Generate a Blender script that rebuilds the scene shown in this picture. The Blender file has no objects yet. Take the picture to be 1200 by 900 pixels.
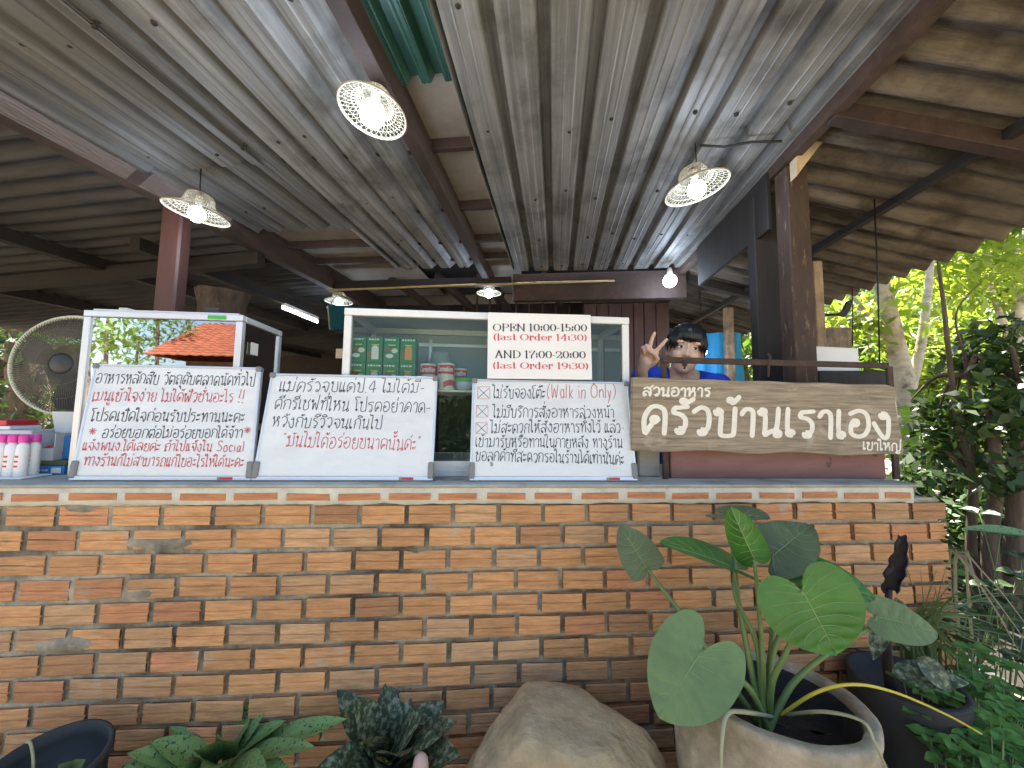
import bpy, bmesh, math, random
import numpy as np
from mathutils import Vector, Matrix, Quaternion
random.seed(7); rng = np.random.default_rng(7)
S = bpy.context.scene
COL = S.collection
rad = math.radians

# ------------------------------------------------------------------ camera, world, sun, exposure
F = 450.0; ZC = 1.15
cam = bpy.data.cameras.new('camera'); camo = bpy.data.objects.new('camera', cam); COL.objects.link(camo)
cam.sensor_width = 36.0; cam.lens = F / 1200 * 36; cam.clip_start = 0.02; cam.clip_end = 500
CM = Matrix.Rotation(rad(6.3), 4, 'Z') @ Matrix.Rotation(rad(94.7), 4, 'X') @ Matrix.Rotation(rad(.8), 4, 'Z')
camo.matrix_world = Matrix.Translation((0, 0, ZC)) @ CM
S.camera = camo
SUN_EL, SUN_AZ = 60.0, 6.0            # azimuth clockwise from +Y (the sun stands behind the building, to the right)
W = bpy.data.worlds.new('World'); S.world = W; W.use_nodes = True
nt = W.node_tree; bg = nt.nodes['Background']
sky = nt.nodes.new('ShaderNodeTexSky'); sky.sky_type = 'NISHITA'; sky.sun_disc = False
sky.sun_elevation = rad(SUN_EL); sky.sun_rotation = rad(SUN_AZ); sky.air_density = 1.0; sky.dust_density = 1.5
nt.links.new(sky.outputs[0], bg.inputs[0]); bg.inputs[1].default_value = 0.10
sl = bpy.data.lights.new('sun', 'SUN'); sl.energy = 5.0; sl.angle = rad(.5); sl.color = (1, .95, .86)
so = bpy.data.objects.new('sun', sl); COL.objects.link(so)
sd = Vector((math.sin(rad(SUN_AZ)) * math.cos(rad(SUN_EL)), math.cos(rad(SUN_AZ)) * math.cos(rad(SUN_EL)), math.sin(rad(SUN_EL))))
so.rotation_euler = sd.to_track_quat('Z', 'Y').to_euler(); so.location = (3, 3, 8)
S.view_settings.view_transform = 'Standard'; S.view_settings.look = 'None'; S.view_settings.gamma = 1
S.view_settings.exposure = 2.15
S.render.engine = 'CYCLES'
S.cycles.max_bounces = 8; S.cycles.diffuse_bounces = 4; S.cycles.glossy_bounces = 4; S.cycles.transparent_max_bounces = 12
S.cycles.sample_clamp_indirect = 6.0; S.cycles.use_denoising = True
S.cycles.caustics_reflective = False; S.cycles.caustics_refractive = False

# ------------------------------------------------------------------ helpers
C0 = Vector((0, 0, ZC))
def ray(px, py): return CM.to_3x3() @ Vector(((px - 600) / F, -(py - 450) / F, -1.0))
def dep(px, py, d): return C0 + ray(px, py) * d                     # point at a distance along the viewing axis
WA = rad(10.8)
EX = Vector((math.cos(WA), math.sin(WA), 0)); EY = Vector((-math.sin(WA), math.cos(WA), 0)); EZ = Vector((0, 0, 1))
OW = dep(600, 580, 1.25); OW.z = 0                                   # a point at the foot of the brick counter
def wpt(s, d, z): return OW + EX * s + EY * d + EZ * z               # counter frame: along, behind the front face, up
def onwall(px, py, d):                                              # sight line meets the plane d behind the counter front
    r = ray(px, py); t = (d - (C0 - OW).dot(EY)) / r.dot(EY); return C0 + r * t
def wl(P): q = P - OW; return (q.dot(EX), q.dot(EY), q.z)
def onz(px, py, z): r = ray(px, py); return C0 + r * ((z - ZC) / r.z)
def ony(px, py, y): r = ray(px, py); return C0 + r * (y / r.y)

class MB:
    def __init__(s): s.v = []; s.f = []; s.m = []; s.sm = []; s.c = []
    def add(s, vs, fs, mi=0, smooth=False, col=None):
        o = len(s.v); s.v += [tuple(v) for v in vs]
        for f in fs:
            s.f.append(tuple(i + o for i in f)); s.m.append(mi); s.sm.append(smooth); s.c.append(col or (1, 1, 1, 1))
    def box(s, a, ux, uy, uz, mi=0, bev=0, col=None):                # corner + three edge vectors, optional chamfer
        a = Vector(a); ux = Vector(ux); uy = Vector(uy); uz = Vector(uz)
        if bev <= 0:
            vs = [a + ux * i + uy * j + uz * k for k in (0, 1) for j in (0, 1) for i in (0, 1)]
            s.add(vs, [(0, 2, 3, 1), (4, 5, 7, 6), (0, 1, 5, 4), (2, 6, 7, 3), (0, 4, 6, 2), (1, 3, 7, 5)], mi, False, col); return
        L = [ux.length, uy.length, uz.length]; b = min(bev, min(L) * .45)
        U = [ux.normalized(), uy.normalized(), uz.normalized()]
        vs = []; idx = {}
        for i in (0, 1):
            for j in (0, 1):
                for k in (0, 1):
                    c = a + ux * i + uy * j + uz * k; sg = [1 - 2 * i, 1 - 2 * j, 1 - 2 * k]
                    for ax in range(3):
                        p = c.copy()
                        for o in range(3):
                            if o != ax: p += U[o] * sg[o] * b
                        idx[(i, j, k, ax)] = len(vs); vs.append(p)
        fs = []
        for ax in range(3):
            o1, o2 = [o for o in range(3) if o != ax]
            for e in (0, 1):
                q = []
                for (p1, p2) in ((0, 0), (1, 0), (1, 1), (0, 1)):
                    t = [0, 0, 0]; t[ax] = e; t[o1] = p1; t[o2] = p2; q.append(idx[(*t, ax)])
                fs.append(q)
            for p1 in (0, 1):
                for p2 in (0, 1):
                    t0 = [0, 0, 0]; t0[o1] = p1; t0[o2] = p2; t1 = list(t0); t1[ax] = 1
                    fs.append([idx[(*t0, o1)], idx[(*t0, o2)], idx[(*t1, o2)], idx[(*t1, o1)]])
        for i in (0, 1):
            for j in (0, 1):
                for k in (0, 1): fs.append([idx[(i, j, k, 0)], idx[(i, j, k, 1)], idx[(i, j, k, 2)]])
        s.add(vs, fs, mi, False, col)
    def bar(s, p, q, w, h, up=(0, 0, 1), mi=0, bev=.002):             # rectangular bar along p-q
        p = Vector(p); q = Vector(q); d = q - p; x = d.cross(Vector(up)).normalized(); z = x.cross(d).normalized()
        s.box(p - x * w / 2 - z * h / 2, d, x * w, z * h, mi, bev)
    def tube(s, pts, r, n=8, mi=0, cap=True, smooth=True):
        pts = [Vector(p) for p in pts]; rs = r if isinstance(r, (list, tuple)) else [r] * len(pts)
        vs = []; N = None
        for i, p in enumerate(pts):
            t = (pts[min(i + 1, len(pts) - 1)] - pts[max(i - 1, 0)]).normalized()
            if N is None: N = t.orthogonal().normalized()
            N = (N - t * N.dot(t)); N = N.normalized() if N.length > 1e-6 else t.orthogonal().normalized()
            B = t.cross(N)
            for k in range(n):
                a = 2 * math.pi * k / n; vs.append(p + (N * math.cos(a) + B * math.sin(a)) * rs[i])
        fs = [(i * n + k, i * n + (k + 1) % n, (i + 1) * n + (k + 1) % n, (i + 1) * n + k) for i in range(len(pts) - 1) for k in range(n)]
        if cap: fs += [tuple(range(n - 1, -1, -1)), tuple((len(pts) - 1) * n + k for k in range(n))]
        s.add(vs, fs, mi, smooth)
    def lathe(s, prof, o=(0, 0, 0), n=32, mi=0, axis=None, smooth=True, wob=None):
        o = Vector(o); q = Vector((0, 0, 1)).rotation_difference(Vector(axis)) if axis is not None else Quaternion()
        vs = []
        for (r, z) in prof:
            for k in range(n):
                a = 2 * math.pi * k / n; rr = r * (wob(a, z) if wob else 1)
                vs.append(o + q @ Vector((rr * math.cos(a), rr * math.sin(a), z)))
        fs = [(i * n + k, i * n + (k + 1) % n, (i + 1) * n + (k + 1) % n, (i + 1) * n + k) for i in range(len(prof) - 1) for k in range(n)]
        s.add(vs, fs, mi, smooth)
    def ball(s, c, r, mi=0, n=16, m=10, q=None):
        c = Vector(c); r = Vector((r, r, r)) if not hasattr(r, '__len__') else Vector(r); vs = []
        for i in range(m + 1):
            t = math.pi * i / m
            for k in range(n):
                a = 2 * math.pi * k / n; p = Vector((math.sin(t) * math.cos(a) * r.x, math.sin(t) * math.sin(a) * r.y, math.cos(t) * r.z))
                vs.append(c + (q @ p if q else p))
        s.add(vs, [(i * n + k, (i + 1) * n + k, (i + 1) * n + (k + 1) % n, i * n + (k + 1) % n) for i in range(m) for k in range(n)], mi, True)
    def grid(s, P, mi=0, smooth=True):
        r = len(P); c = len(P[0])
        s.add([p for row in P for p in row], [(i * c + j, i * c + j + 1, (i + 1) * c + j + 1, (i + 1) * c + j) for i in range(r - 1) for j in range(c - 1)], mi, smooth)
    def build(s, name, mats, parent=None, origin=None):
        me = bpy.data.meshes.new(name); mats = mats if isinstance(mats, (list, tuple)) else [mats]
        o = origin if origin is not None else (parent_world(parent) if parent else Vector((0, 0, 0)))
        me.from_pydata([tuple(Vector(v) - o) for v in s.v], [], s.f)
        for m in mats: me.materials.append(m)
        me.polygons.foreach_set('material_index', s.m); me.polygons.foreach_set('use_smooth', s.sm)
        if any(c != (1, 1, 1, 1) for c in s.c):
            at = me.color_attributes.new('tint', 'FLOAT_COLOR', 'CORNER')
            buf = []
            for f, c in zip(s.f, s.c): buf += list(c) * len(f)
            at.data.foreach_set('color', buf)
        me.update()
        ob = bpy.data.objects.new(name, me); COL.objects.link(ob)
        if parent: ob.parent = parent
        else: ob.location = o
        return ob
POS = {}
def parent_world(p):
    v = Vector((0, 0, 0))
    while p: v = v + p.location; p = p.parent
    return v
def tag(o, label=None, cat=None, group=None, kind=None):
    if label: o['label'] = label
    if cat: o['category'] = cat
    if group: o['group'] = group
    if kind: o['kind'] = kind
    return o
def thing(name, label, cat, loc=(0, 0, 0), group=None):
    o = bpy.data.objects.new(name, None); o.empty_display_size = .05; COL.objects.link(o); o.location = loc
    return tag(o, label, cat, group)
def copy_tree(o, parent=None, loc=None):
    c = o.copy(); COL.objects.link(c)
    if parent: c.parent = parent
    if loc is not None: c.location = loc
    for ch in list(o.children): copy_tree(ch, c)
    return c

# ------------------------------------------------------------------ materials
def lin(r, g, b):
    f = lambda c: ((c / 255 + .055) / 1.055) ** 2.4 if c > 10 else c / 255 / 12.92
    return (f(r), f(g), f(b), 1)
def mat(name, col, rough=.6, metal=0, var=.0, vscale=6, col2=None, mix=(.4, .65), mscale=4, bump=0, bscale=40, stretch=None, spec=.5, tint=False, trans=0, coat=0, detail=6, grime=None, gscale=2.5, grange=(.45, .7)):
    m = bpy.data.materials.new(name); m.use_nodes = True; n = m.node_tree.nodes; L = m.node_tree.links
    b = n['Principled BSDF']; b.inputs['Roughness'].default_value = rough; b.inputs['Metallic'].default_value = metal
    b.inputs['Specular IOR Level'].default_value = spec; b.inputs['Coat Weight'].default_value = coat
    tc = n.new('ShaderNodeTexCoord'); mp = n.new('ShaderNodeMapping'); L.new(tc.outputs['Object'], mp.inputs[0])
    if stretch: mp.inputs['Scale'].default_value = stretch
    def noise(sc, det=detail, src=mp):
        t = n.new('ShaderNodeTexNoise'); t.inputs['Scale'].default_value = sc; t.inputs['Detail'].default_value = det; t.inputs['Roughness'].default_value = .62
        L.new(src.outputs[0] if src is mp else src.outputs['Object'], t.inputs['Vector']); return t
    def ramp(src, a, c):
        r = n.new('ShaderNodeMapRange'); r.inputs[1].default_value = a; r.inputs[2].default_value = c; r.clamp = True; L.new(src, r.inputs[0]); return r.outputs[0]
    def mixc(f, a, c, bt='MIX'):
        x = n.new('ShaderNodeMix'); x.data_type = 'RGBA'; x.blend_type = bt; x.clamp_result = False
        if hasattr(f, 'node'): L.new(f, x.inputs[0])
        else: x.inputs[0].default_value = f
        for sck, val in ((x.inputs[6], a), (x.inputs[7], c)):
            if hasattr(val, 'node'): L.new(val, sck)
            else: sck.default_value = val
        return x.outputs[2]
    cur = col
    if tint:
        at = n.new('ShaderNodeVertexColor'); at.layer_name = 'tint'; cur = mixc(1.0, col, at.outputs[0], 'MULTIPLY')
    if col2: cur = mixc(ramp(noise(mscale).outputs[0], *mix), cur, col2)
    if var:
        cur = mixc(ramp(noise(vscale).outputs[0], .3, .7), mixc(1, cur, (1 - var, 1 - var, 1 - var, 1), 'MULTIPLY'), mixc(1, cur, (1 + var, 1 + var, 1 + var, 1), 'MULTIPLY'))
    if grime: cur = mixc(ramp(noise(gscale, 8, tc).outputs[0], *grange), cur, grime)
    if hasattr(cur, 'node'): L.new(cur, b.inputs['Base Color'])
    else: b.inputs['Base Color'].default_value = cur
    if bump:
        bp = n.new('ShaderNodeBump'); bp.inputs['Strength'].default_value = 1; bp.inputs['Distance'].default_value = bump
        L.new(noise(bscale, 8).outputs[0], bp.inputs['Height']); L.new(bp.outputs[0], b.inputs['Normal'])
    if trans:
        out = n['Material Output']; tr = n.new('ShaderNodeBsdfTranslucent'); ms = n.new('ShaderNodeMixShader'); ms.inputs[0].default_value = trans
        if hasattr(cur, 'node'): L.new(mixc(1, cur, (1.5, 1.6, .7, 1), 'MULTIPLY'), tr.inputs[0])
        else: tr.inputs[0].default_value = (cur[0] * 1.5, cur[1] * 1.6, cur[2] * .7, 1)
        L.new(b.outputs[0], ms.inputs[1]); L.new(tr.outputs[0], ms.inputs[2]); L.new(ms.outputs[0], out.inputs[0])
    return m
def glassmat(name, tint=(.9, .95, .93), refl=.06, op=.1):
    m = bpy.data.materials.new(name); m.use_nodes = True; n = m.node_tree.nodes; L = m.node_tree.links
    out = n['Material Output']; n.remove(n['Principled BSDF'])
    t = n.new('ShaderNodeBsdfTransparent'); t.inputs[0].default_value = (*tint, 1)
    g = n.new('ShaderNodeBsdfGlossy'); g.inputs['Roughness'].default_value = .015
    fr = n.new('ShaderNodeFresnel'); fr.inputs[0].default_value = 1.5
    mx = n.new('ShaderNodeMixShader'); ad = n.new('ShaderNodeMath'); ad.operation = 'ADD'; ad.use_clamp = True; ad.inputs[1].default_value = refl
    L.new(fr.outputs[0], ad.inputs[0]); L.new(ad.outputs[0], mx.inputs[0]); L.new(t.outputs[0], mx.inputs[1]); L.new(g.outputs[0], mx.inputs[2]); L.new(mx.outputs[0], out.inputs[0])
    return m
def emit(name, col, st):
    m = bpy.data.materials.new(name); m.use_nodes = True; n = m.node_tree.nodes; b = n['Principled BSDF']
    b.inputs['Base Color'].default_value = (.8, .8, .8, 1); b.inputs['Emission Color'].default_value = (*col, 1); b.inputs['Emission Strength'].default_value = st
    return m
M = {}
M['brick'] = mat('brick', (.64, .325, .135, 1), .9, var=.26, vscale=14, bump=.004, bscale=34, stretch=(1, 1, 9), tint=True, col2=(.50, .245, .10, 1), mix=(.55, .75), mscale=1.4, grime=(.50, .44, .33, 1), gscale=8, grange=(.61, .76))
M['mortar'] = mat('mortar', (.42, .37, .27, 1), .95, var=.3, vscale=22, bump=.009, bscale=45, grime=(.10, .085, .06, 1), gscale=2.2, grange=(.48, .62))
M['limewash'] = mat('limewash', (.60, .57, .47, 1), .95, var=.15, vscale=14, bump=.002, bscale=60, grime=(.30, .27, .2, 1), gscale=9, grange=(.58, .75))
M['ledge'] = mat('ledge', (.40, .38, .32, 1), .9, var=.2, vscale=8, bump=.001, bscale=80, grime=(.16, .14, .11, 1), gscale=5, grange=(.52, .75))
M['footing'] = mat('footing', (.07, .06, .045, 1), .95, var=.4, vscale=14, bump=.004, bscale=40)
M['cement'] = mat('cement', (.36, .34, .30, 1), .95, var=.2, vscale=5, bump=.002)
M['zinc'] = mat('zinc', (.25, .25, .24, 1), .55, .2, var=.42, vscale=3, stretch=(14, .5, 1), bump=.0008, bscale=20, grime=(.075, .068, .055, 1), gscale=3.2, grange=(.48, .70), detail=9)
M['zinc_dull'] = mat('zinc_dull', (.145, .143, .136, 1), .65, .15, var=.45, vscale=3, stretch=(14, .5, 1), bump=.0006, bscale=20, grime=(.16, .14, .1, 1), gscale=2.4, grange=(.5, .8))
M['green_sheet'] = mat('green_sheet', (.032, .10, .075, 1), .45, .1, var=.25, vscale=4, stretch=(6, .6, 1), grime=(.05, .05, .04, 1), gscale=3, grange=(.55, .8))
M['board'] = mat('fibre_board', (.32, .275, .225, 1), .9, var=.2, vscale=5, grime=(.13, .11, .09, 1), gscale=2.8, grange=(.55, .78))
M['asbestos'] = mat('asbestos', (.155, .132, .105, 1), .95, var=.5, vscale=3.5, stretch=(.5, 5, 1), col2=(.03, .024, .017, 1), mix=(.47, .62), mscale=2.2, bump=.004, bscale=60, grime=(.045, .036, .024, 1), gscale=4.2, grange=(.46, .66))  # dark streaks put the shade of the waves into the colour; grime is staining
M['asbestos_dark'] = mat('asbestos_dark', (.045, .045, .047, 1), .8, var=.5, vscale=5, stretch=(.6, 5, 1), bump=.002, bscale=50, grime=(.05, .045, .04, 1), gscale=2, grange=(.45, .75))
M['beam'] = mat('beam_paint', (.050, .030, .024, 1), .75, var=.3, vscale=6, stretch=(4, .5, 4), bump=.001, bscale=30, grime=(.03, .02, .016, 1), gscale=6, grange=(.48, .7))
M['beam_dark'] = mat('beam_dark', (.014, .011, .010, 1), .8, var=.3, vscale=6)
M['rust'] = mat('rust', (.06, .036, .026, 1), .85, var=.4, vscale=18, bump=.001, bscale=90, grime=(.05, .03, .02, 1), gscale=8, grange=(.5, .75))
M['post_red'] = mat('post_red', (.065, .024, .018, 1), .6, var=.25, vscale=5, stretch=(3, 3, .6), grime=(.06, .03, .025, 1), gscale=7, grange=(.52, .75))
M['post_brown'] = mat('post_brown', (.05, .031, .023, 1), .8, var=.35, vscale=9, stretch=(2, 2, .5), bump=.0015, bscale=50, col2=(.2, .14, .10, 1), mix=(.58, .72), mscale=22)
M['wood_black'] = mat('wood_black', (.018, .016, .015, 1), .75, var=.4, vscale=8, stretch=(3, 3, .4), bump=.001, bscale=40)
M['wood_grey'] = mat('wood_grey', (.30, .22, .14, 1), .9, var=.35, vscale=14, stretch=(3, 3, .5), bump=.002, bscale=50, grime=(.1, .07, .05, 1), gscale=8)
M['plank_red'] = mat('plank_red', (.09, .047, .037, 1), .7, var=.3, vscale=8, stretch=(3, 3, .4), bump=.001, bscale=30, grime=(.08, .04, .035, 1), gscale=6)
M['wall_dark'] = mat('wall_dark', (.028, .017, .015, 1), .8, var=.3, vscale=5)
M['trunk_dark'] = mat('trunk_dark', (.075, .055, .042, 1), .95, var=.45, vscale=10, stretch=(2, 2, .5), bump=.006, bscale=25, grime=(.2, .17, .13, 1), gscale=14, grange=(.6, .75))
M['alu'] = mat('aluminium', (.66, .67, .68, 1), .35, .5, var=.05, vscale=5, grime=(.40, .37, .3, 1), gscale=7, grange=(.62, .85))
M['alu_white'] = mat('alu_white', (.72, .72, .70, 1), .4, .0, var=.05, vscale=5, grime=(.48, .44, .34, 1), gscale=8, grange=(.6, .85))
M['glass'] = glassmat('glass', (.90, .95, .93), -.024)
M['glass_dark'] = glassmat('glass_tinted', (.10, .13, .12), .32)
M['whiteboard'] = mat('whiteboard', (.72, .73, .70, 1), .2, var=.05, vscale=4, spec=.5, col2=(.62, .63, .61, 1), mix=(.45, .75), mscale=5, stretch=(1, 1, 2.5), grime=(.50, .50, .48, 1), gscale=7, grange=(.62, .85))
M['paper'] = mat('paper', (.80, .78, .75, 1), .8, var=.03, vscale=8)
M['ink'] = mat('marker_black', (.012, .012, .014, 1), .5, col2=(.085, .085, .09, 1), mix=(.45, .7), mscale=40)
M['ink_red'] = mat('marker_red', (.52, .025, .03, 1), .5, col2=(.60, .14, .15, 1), mix=(.42, .7), mscale=40)
M['print_red'] = mat('print_red', (.62, .05, .06, 1), .6)
M['paint_white'] = mat('paint_white', (.78, .73, .62, 1), .7, var=.08, vscale=30, grime=(.55, .48, .36, 1), gscale=25, grange=(.6, .8))
M['plastic_grey'] = mat('plastic_grey', (.20, .20, .19, 1), .5)
M['plastic_dark'] = mat('plastic_dark', (.03, .03, .03, 1), .5)
M['sign_wood'] = mat('sign_wood', (.29, .232, .16, 1), .9, var=.42, vscale=9, stretch=(.7, 2, 11), bump=.0022, bscale=26, grime=(.46, .40, .30, 1), gscale=11, grange=(.60, .76))
M['pink_paint'] = mat('pink_paint', (.21, .10, .085, 1), .75, var=.18, vscale=7, stretch=(.6, 1, 3), bump=.001, bscale=40, grime=(.05, .03, .03, 1), gscale=9, grange=(.66, .72))
M['white'] = mat('white_plastic', (.78, .78, .76, 1), .4)
M['pink'] = mat('pink_plastic', (.75, .06, .36, 1), .4)
M['card'] = mat('card', (.62, .62, .60, 1), .8, var=.06, vscale=9)
M['blue'] = mat('blue_card', (.03, .22, .55, 1), .5)
M['blue_pale'] = mat('blue_pale', (.45, .52, .75, 1), .5)
M['green_box'] = mat('green_box', (.012, .20, .03, 1), .35)
M['cream'] = mat('cream_print', (.75, .68, .52, 1), .5)
M['brownprint'] = mat('brown_print', (.28, .13, .06, 1), .5)
M['orangeprint'] = mat('orange_print', (.75, .33, .06, 1), .5)
M['yellowprint'] = mat('yellow_print', (.7, .6, .05, 1), .5)
M['red'] = mat('red_label', (.55, .03, .05, 1), .35)
M['tin'] = mat('tin_label', (.75, .72, .66, 1), .35)
M['lidgreen'] = mat('lid_green', (.05, .42, .06, 1), .4)
M['fan'] = mat('fan_plastic', (.55, .55, .40, 1), .45)
M['fan_wire'] = mat('fan_wire', (.13, .12, .085, 1), .5)
M['wicker'] = mat('wicker', (.30, .26, .18, 1), .8, var=.3, vscale=60)
M['cable'] = mat('cable', (.015, .015, .015, 1), .6)
M['pipe'] = mat('pipe_yellow', (.40, .29, .12, 1), .5, var=.2, vscale=9)
M['bulb'] = emit('bulb_glow', (.70, .83, 1.0), 8.0)
M['tubeglow'] = emit('tube_glow', (.9, .92, 1.0), 5.0)
M['skin'] = mat('skin', (.72, .46, .325, 1), .5, var=.06, vscale=20)
M['lips'] = mat('lips', (.36, .13, .1, 1), .45)
M['hair'] = mat('hair', (.008, .008, .011, 1), .42)
M['eyewhite'] = mat('eye_white', (.68, .64, .6, 1), .3)
M['iris'] = mat('iris', (.012, .008, .006, 1), .15)
M['shirt'] = mat('shirt_blue', (.012, .06, .50, 1), .85, var=.15, vscale=12)
M['trousers'] = mat('trousers', (.02, .022, .03, 1), .85)
M['tarp'] = mat('tarp_blue', (.03, .30, .72, 1), .6, var=.25, vscale=6, trans=.3)
M['pot'] = mat('pot_cement', (.40, .32, .21, 1), .95, var=.35, vscale=14, bump=.006, bscale=40, col2=(.24, .19, .11, 1), mix=(.48, .66), mscale=6, grime=(.15, .15, .075, 1), gscale=8, grange=(.54, .74))
M['pot_dark'] = mat('pot_dark', (.035, .035, .032, 1), .75, var=.3, vscale=10, bump=.001)
M['soil'] = mat('soil', (.022, .017, .012, 1), 1, var=.5, vscale=30, bump=.01, bscale=40)
M['rock'] = mat('rock', (.46, .345, .19, 1), .95, var=.3, vscale=9, bump=.02, bscale=16, col2=(.26, .215, .12, 1), mix=(.5, .66), mscale=5, grime=(.42, .37, .28, 1), gscale=5.5, grange=(.62, .72), detail=12)
M['stone_pink'] = mat('stone_pink', (.58, .38, .30, 1), .7, var=.1, vscale=9)
M['leaf'] = mat('leaf_green', (.07, .20, .032, 1), .42, bump=.003, bscale=28, var=.22, vscale=9, trans=.22)
M['leaf_pale'] = mat('leaf_pale', (.20, .26, .10, 1), .5, bump=.003, bscale=28, var=.2, vscale=12, trans=.25, grime=(.3, .27, .14, 1), gscale=9, grange=(.58, .8))
M['leaf_dull'] = mat('leaf_dull', (.115, .150, .065, 1), .55, var=.25, vscale=14, trans=.12, grime=(.15, .10, .055, 1), gscale=9, grange=(.60, .68))
M['vein'] = mat('leaf_vein', (.24, .33, .12, 1), .6)
M['stem'] = mat('stem', (.15, .22, .06, 1), .5, var=.15, vscale=20)
M['stem_yellow'] = mat('stem_yellow', (.60, .48, .05, 1), .5)
M['stem_pale'] = mat('stem_pale', (.34, .34, .19, 1), .6)
M['leaf_dead'] = mat('leaf_dead', (.035, .022, .022, 1), .7, var=.3, vscale=20, bump=.003)
M['leaf_spot'] = mat('leaf_spotted', (.19, .31, .09, 1), .55, var=.15, vscale=9, trans=.12, col2=(.016, .05, .02, 1), mix=(.57, .61), mscale=110)
M['leaf_silver'] = mat('leaf_silver', (.045, .07, .028, 1), .55, var=.2, vscale=9, trans=.1, col2=(.30, .33, .20, 1), mix=(.47, .64), mscale=70)
M['mint'] = mat('mint', (.12, .27, .05, 1), .75, var=.25, vscale=6, trans=.25, bump=.003, bscale=70)
M['grass'] = mat('grass', (.11, .16, .05, 1), .6, trans=.2)
M['grass_dry'] = mat('grass_dry', (.42, .37, .2, 1), .7)
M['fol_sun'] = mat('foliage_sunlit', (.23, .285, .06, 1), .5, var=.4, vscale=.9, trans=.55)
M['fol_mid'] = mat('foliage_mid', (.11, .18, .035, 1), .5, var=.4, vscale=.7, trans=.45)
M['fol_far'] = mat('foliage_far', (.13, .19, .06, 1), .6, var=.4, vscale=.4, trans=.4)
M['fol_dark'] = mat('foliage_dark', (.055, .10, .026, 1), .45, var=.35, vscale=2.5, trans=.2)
M['bark_pale'] = mat('bark_pale', (.50, .43, .32, 1), .9, var=.25, vscale=7, stretch=(1, 1, 2.5), bump=.01, bscale=18, grime=(.16, .13, .09, 1), gscale=6, grange=(.55, .7))
M['bark'] = mat('bark', (.13, .09, .06, 1), .95, var=.4, vscale=9, stretch=(3, 3, .5), bump=.012, bscale=14)
M['twig'] = mat('twig', (.045, .04, .028, 1), .9)
M['floor_dark'] = mat('floor_dark', (.10, .095, .085, 1), .8, var=.25, vscale=2)
M['ground'] = mat('ground', (.42, .34, .23, 1), .95, var=.25, vscale=1.2, bump=.01, bscale=8)
M['earth'] = mat('earth', (.045, .036, .026, 1), 1, var=.5, vscale=9, bump=.015, bscale=16)
M['roof_tile'] = mat('roof_tile', (.33, .10, .05, 1), .8, var=.35, vscale=4, bump=.002)
M['house_wall'] = mat('house_wall', (.12, .08, .06, 1), .8, var=.2, vscale=3)
M['tank'] = mat('tank_dark', (.012, .022, .022, 1), .6)

# ------------------------------------------------------------------ handwriting: every letter as pen strokes on a unit grid
def Lp(cx, cy, r=.09, a0=0, d=1): return [(cx + r * math.cos(rad(a0 + d * k * 60)), cy + r * math.sin(rad(a0 + d * k * 60))) for k in range(6)]
G = {}
def g(ch, w, *st): G[ch] = (w, st)
g('ก', .66, [(.1, 0), (.1, .42), (.2, .56), (.06, .68), (.14, .9), (.34, 1), (.54, .9), (.58, .65), (.58, 0)])
g('ข', .64, Lp(.14, .88, .09, 270) + [(.26, .8), (.2, .66), (.12, .55), (.12, .15), (.22, 0), (.44, .02), (.54, .2), (.55, 1)])
g('ค', .68, Lp(.32, .5, .09, 0) + [(.26, .36), (.14, .12), (.08, 0), (.04, .5), (.14, .88), (.34, 1), (.54, .88), (.6, .6), (.6, 0)])
g('ง', .58, Lp(.3, .88, .09, 180) + [(.42, .85), (.46, .6), (.44, .15), (.34, 0), (.2, .2), (.02, .55)])
g('จ', .62, Lp(.16, .5, .09, 180) + [(.28, .4), (.34, .15), (.4, 0), (.5, .15), (.54, .5), (.5, .85), (.32, 1), (.06, .86)])
g('ช', .66, Lp(.14, .88, .09, 270) + [(.26, .8), (.2, .66), (.12, .55), (.12, .15), (.22, 0), (.42, .02), (.52, .2), (.48, .62), (.44, .76), (.64, 1.05)])
g('ด', .68, Lp(.3, .4, .09, 180) + [(.26, .25), (.14, .02), (.05, .4), (.12, .85), (.34, 1), (.54, .88), (.6, .6), (.6, 0)])
g('ต', .7, Lp(.3, .4, .09, 180) + [(.26, .25), (.14, .02), (.05, .4), (.1, .86), (.2, .99), (.33, .84), (.46, .99), (.6, .84), (.62, .5), (.62, 0)])
g('ถ', .66, Lp(.16, .1, .09, 0) + [(.1, .3), (.1, .44), (.2, .56), (.06, .68), (.14, .9), (.34, 1), (.54, .9), (.58, .65), (.58, 0)])
g('ภ', .66, Lp(.0, .1, .09, 180) + [(.1, .14), (.1, .44), (.2, .56), (.06, .68), (.14, .9), (.34, 1), (.54, .9), (.58, .65), (.58, 0)])
g('ท', .68, Lp(.1, .88, .09, 180) + [(.19, .75), (.19, .3), (.19, 0), (.22, .4), (.36, .85), (.48, 1), (.58, .85), (.6, .5), (.6, 0)])
g('น', .7, Lp(.1, .88, .09, 180) + [(.19, .75), (.19, .3), (.2, .02), (.34, .14), (.5, .2), (.62, .12), (.6, 0), (.5, .0), (.48, .14), (.54, .4), (.55, 1)])
g('บ', .66, Lp(.1, .88, .09, 180) + [(.18, .75), (.18, .16), (.24, 0), (.48, 0), (.56, .14), (.56, 1)])
g('ป', .66, Lp(.1, .88, .09, 180) + [(.18, .75), (.18, .16), (.24, 0), (.48, 0), (.56, .14), (.56, 1.45)])
g('พ', .74, Lp(.1, .88, .09, 180) + [(.16, .7), (.2, 0), (.38, .7), (.52, 0), (.66, 1)])
g('ฟ', .74, Lp(.1, .88, .09, 180) + [(.16, .7), (.2, 0), (.38, .7), (.52, 0), (.66, 1.45)])
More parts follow.
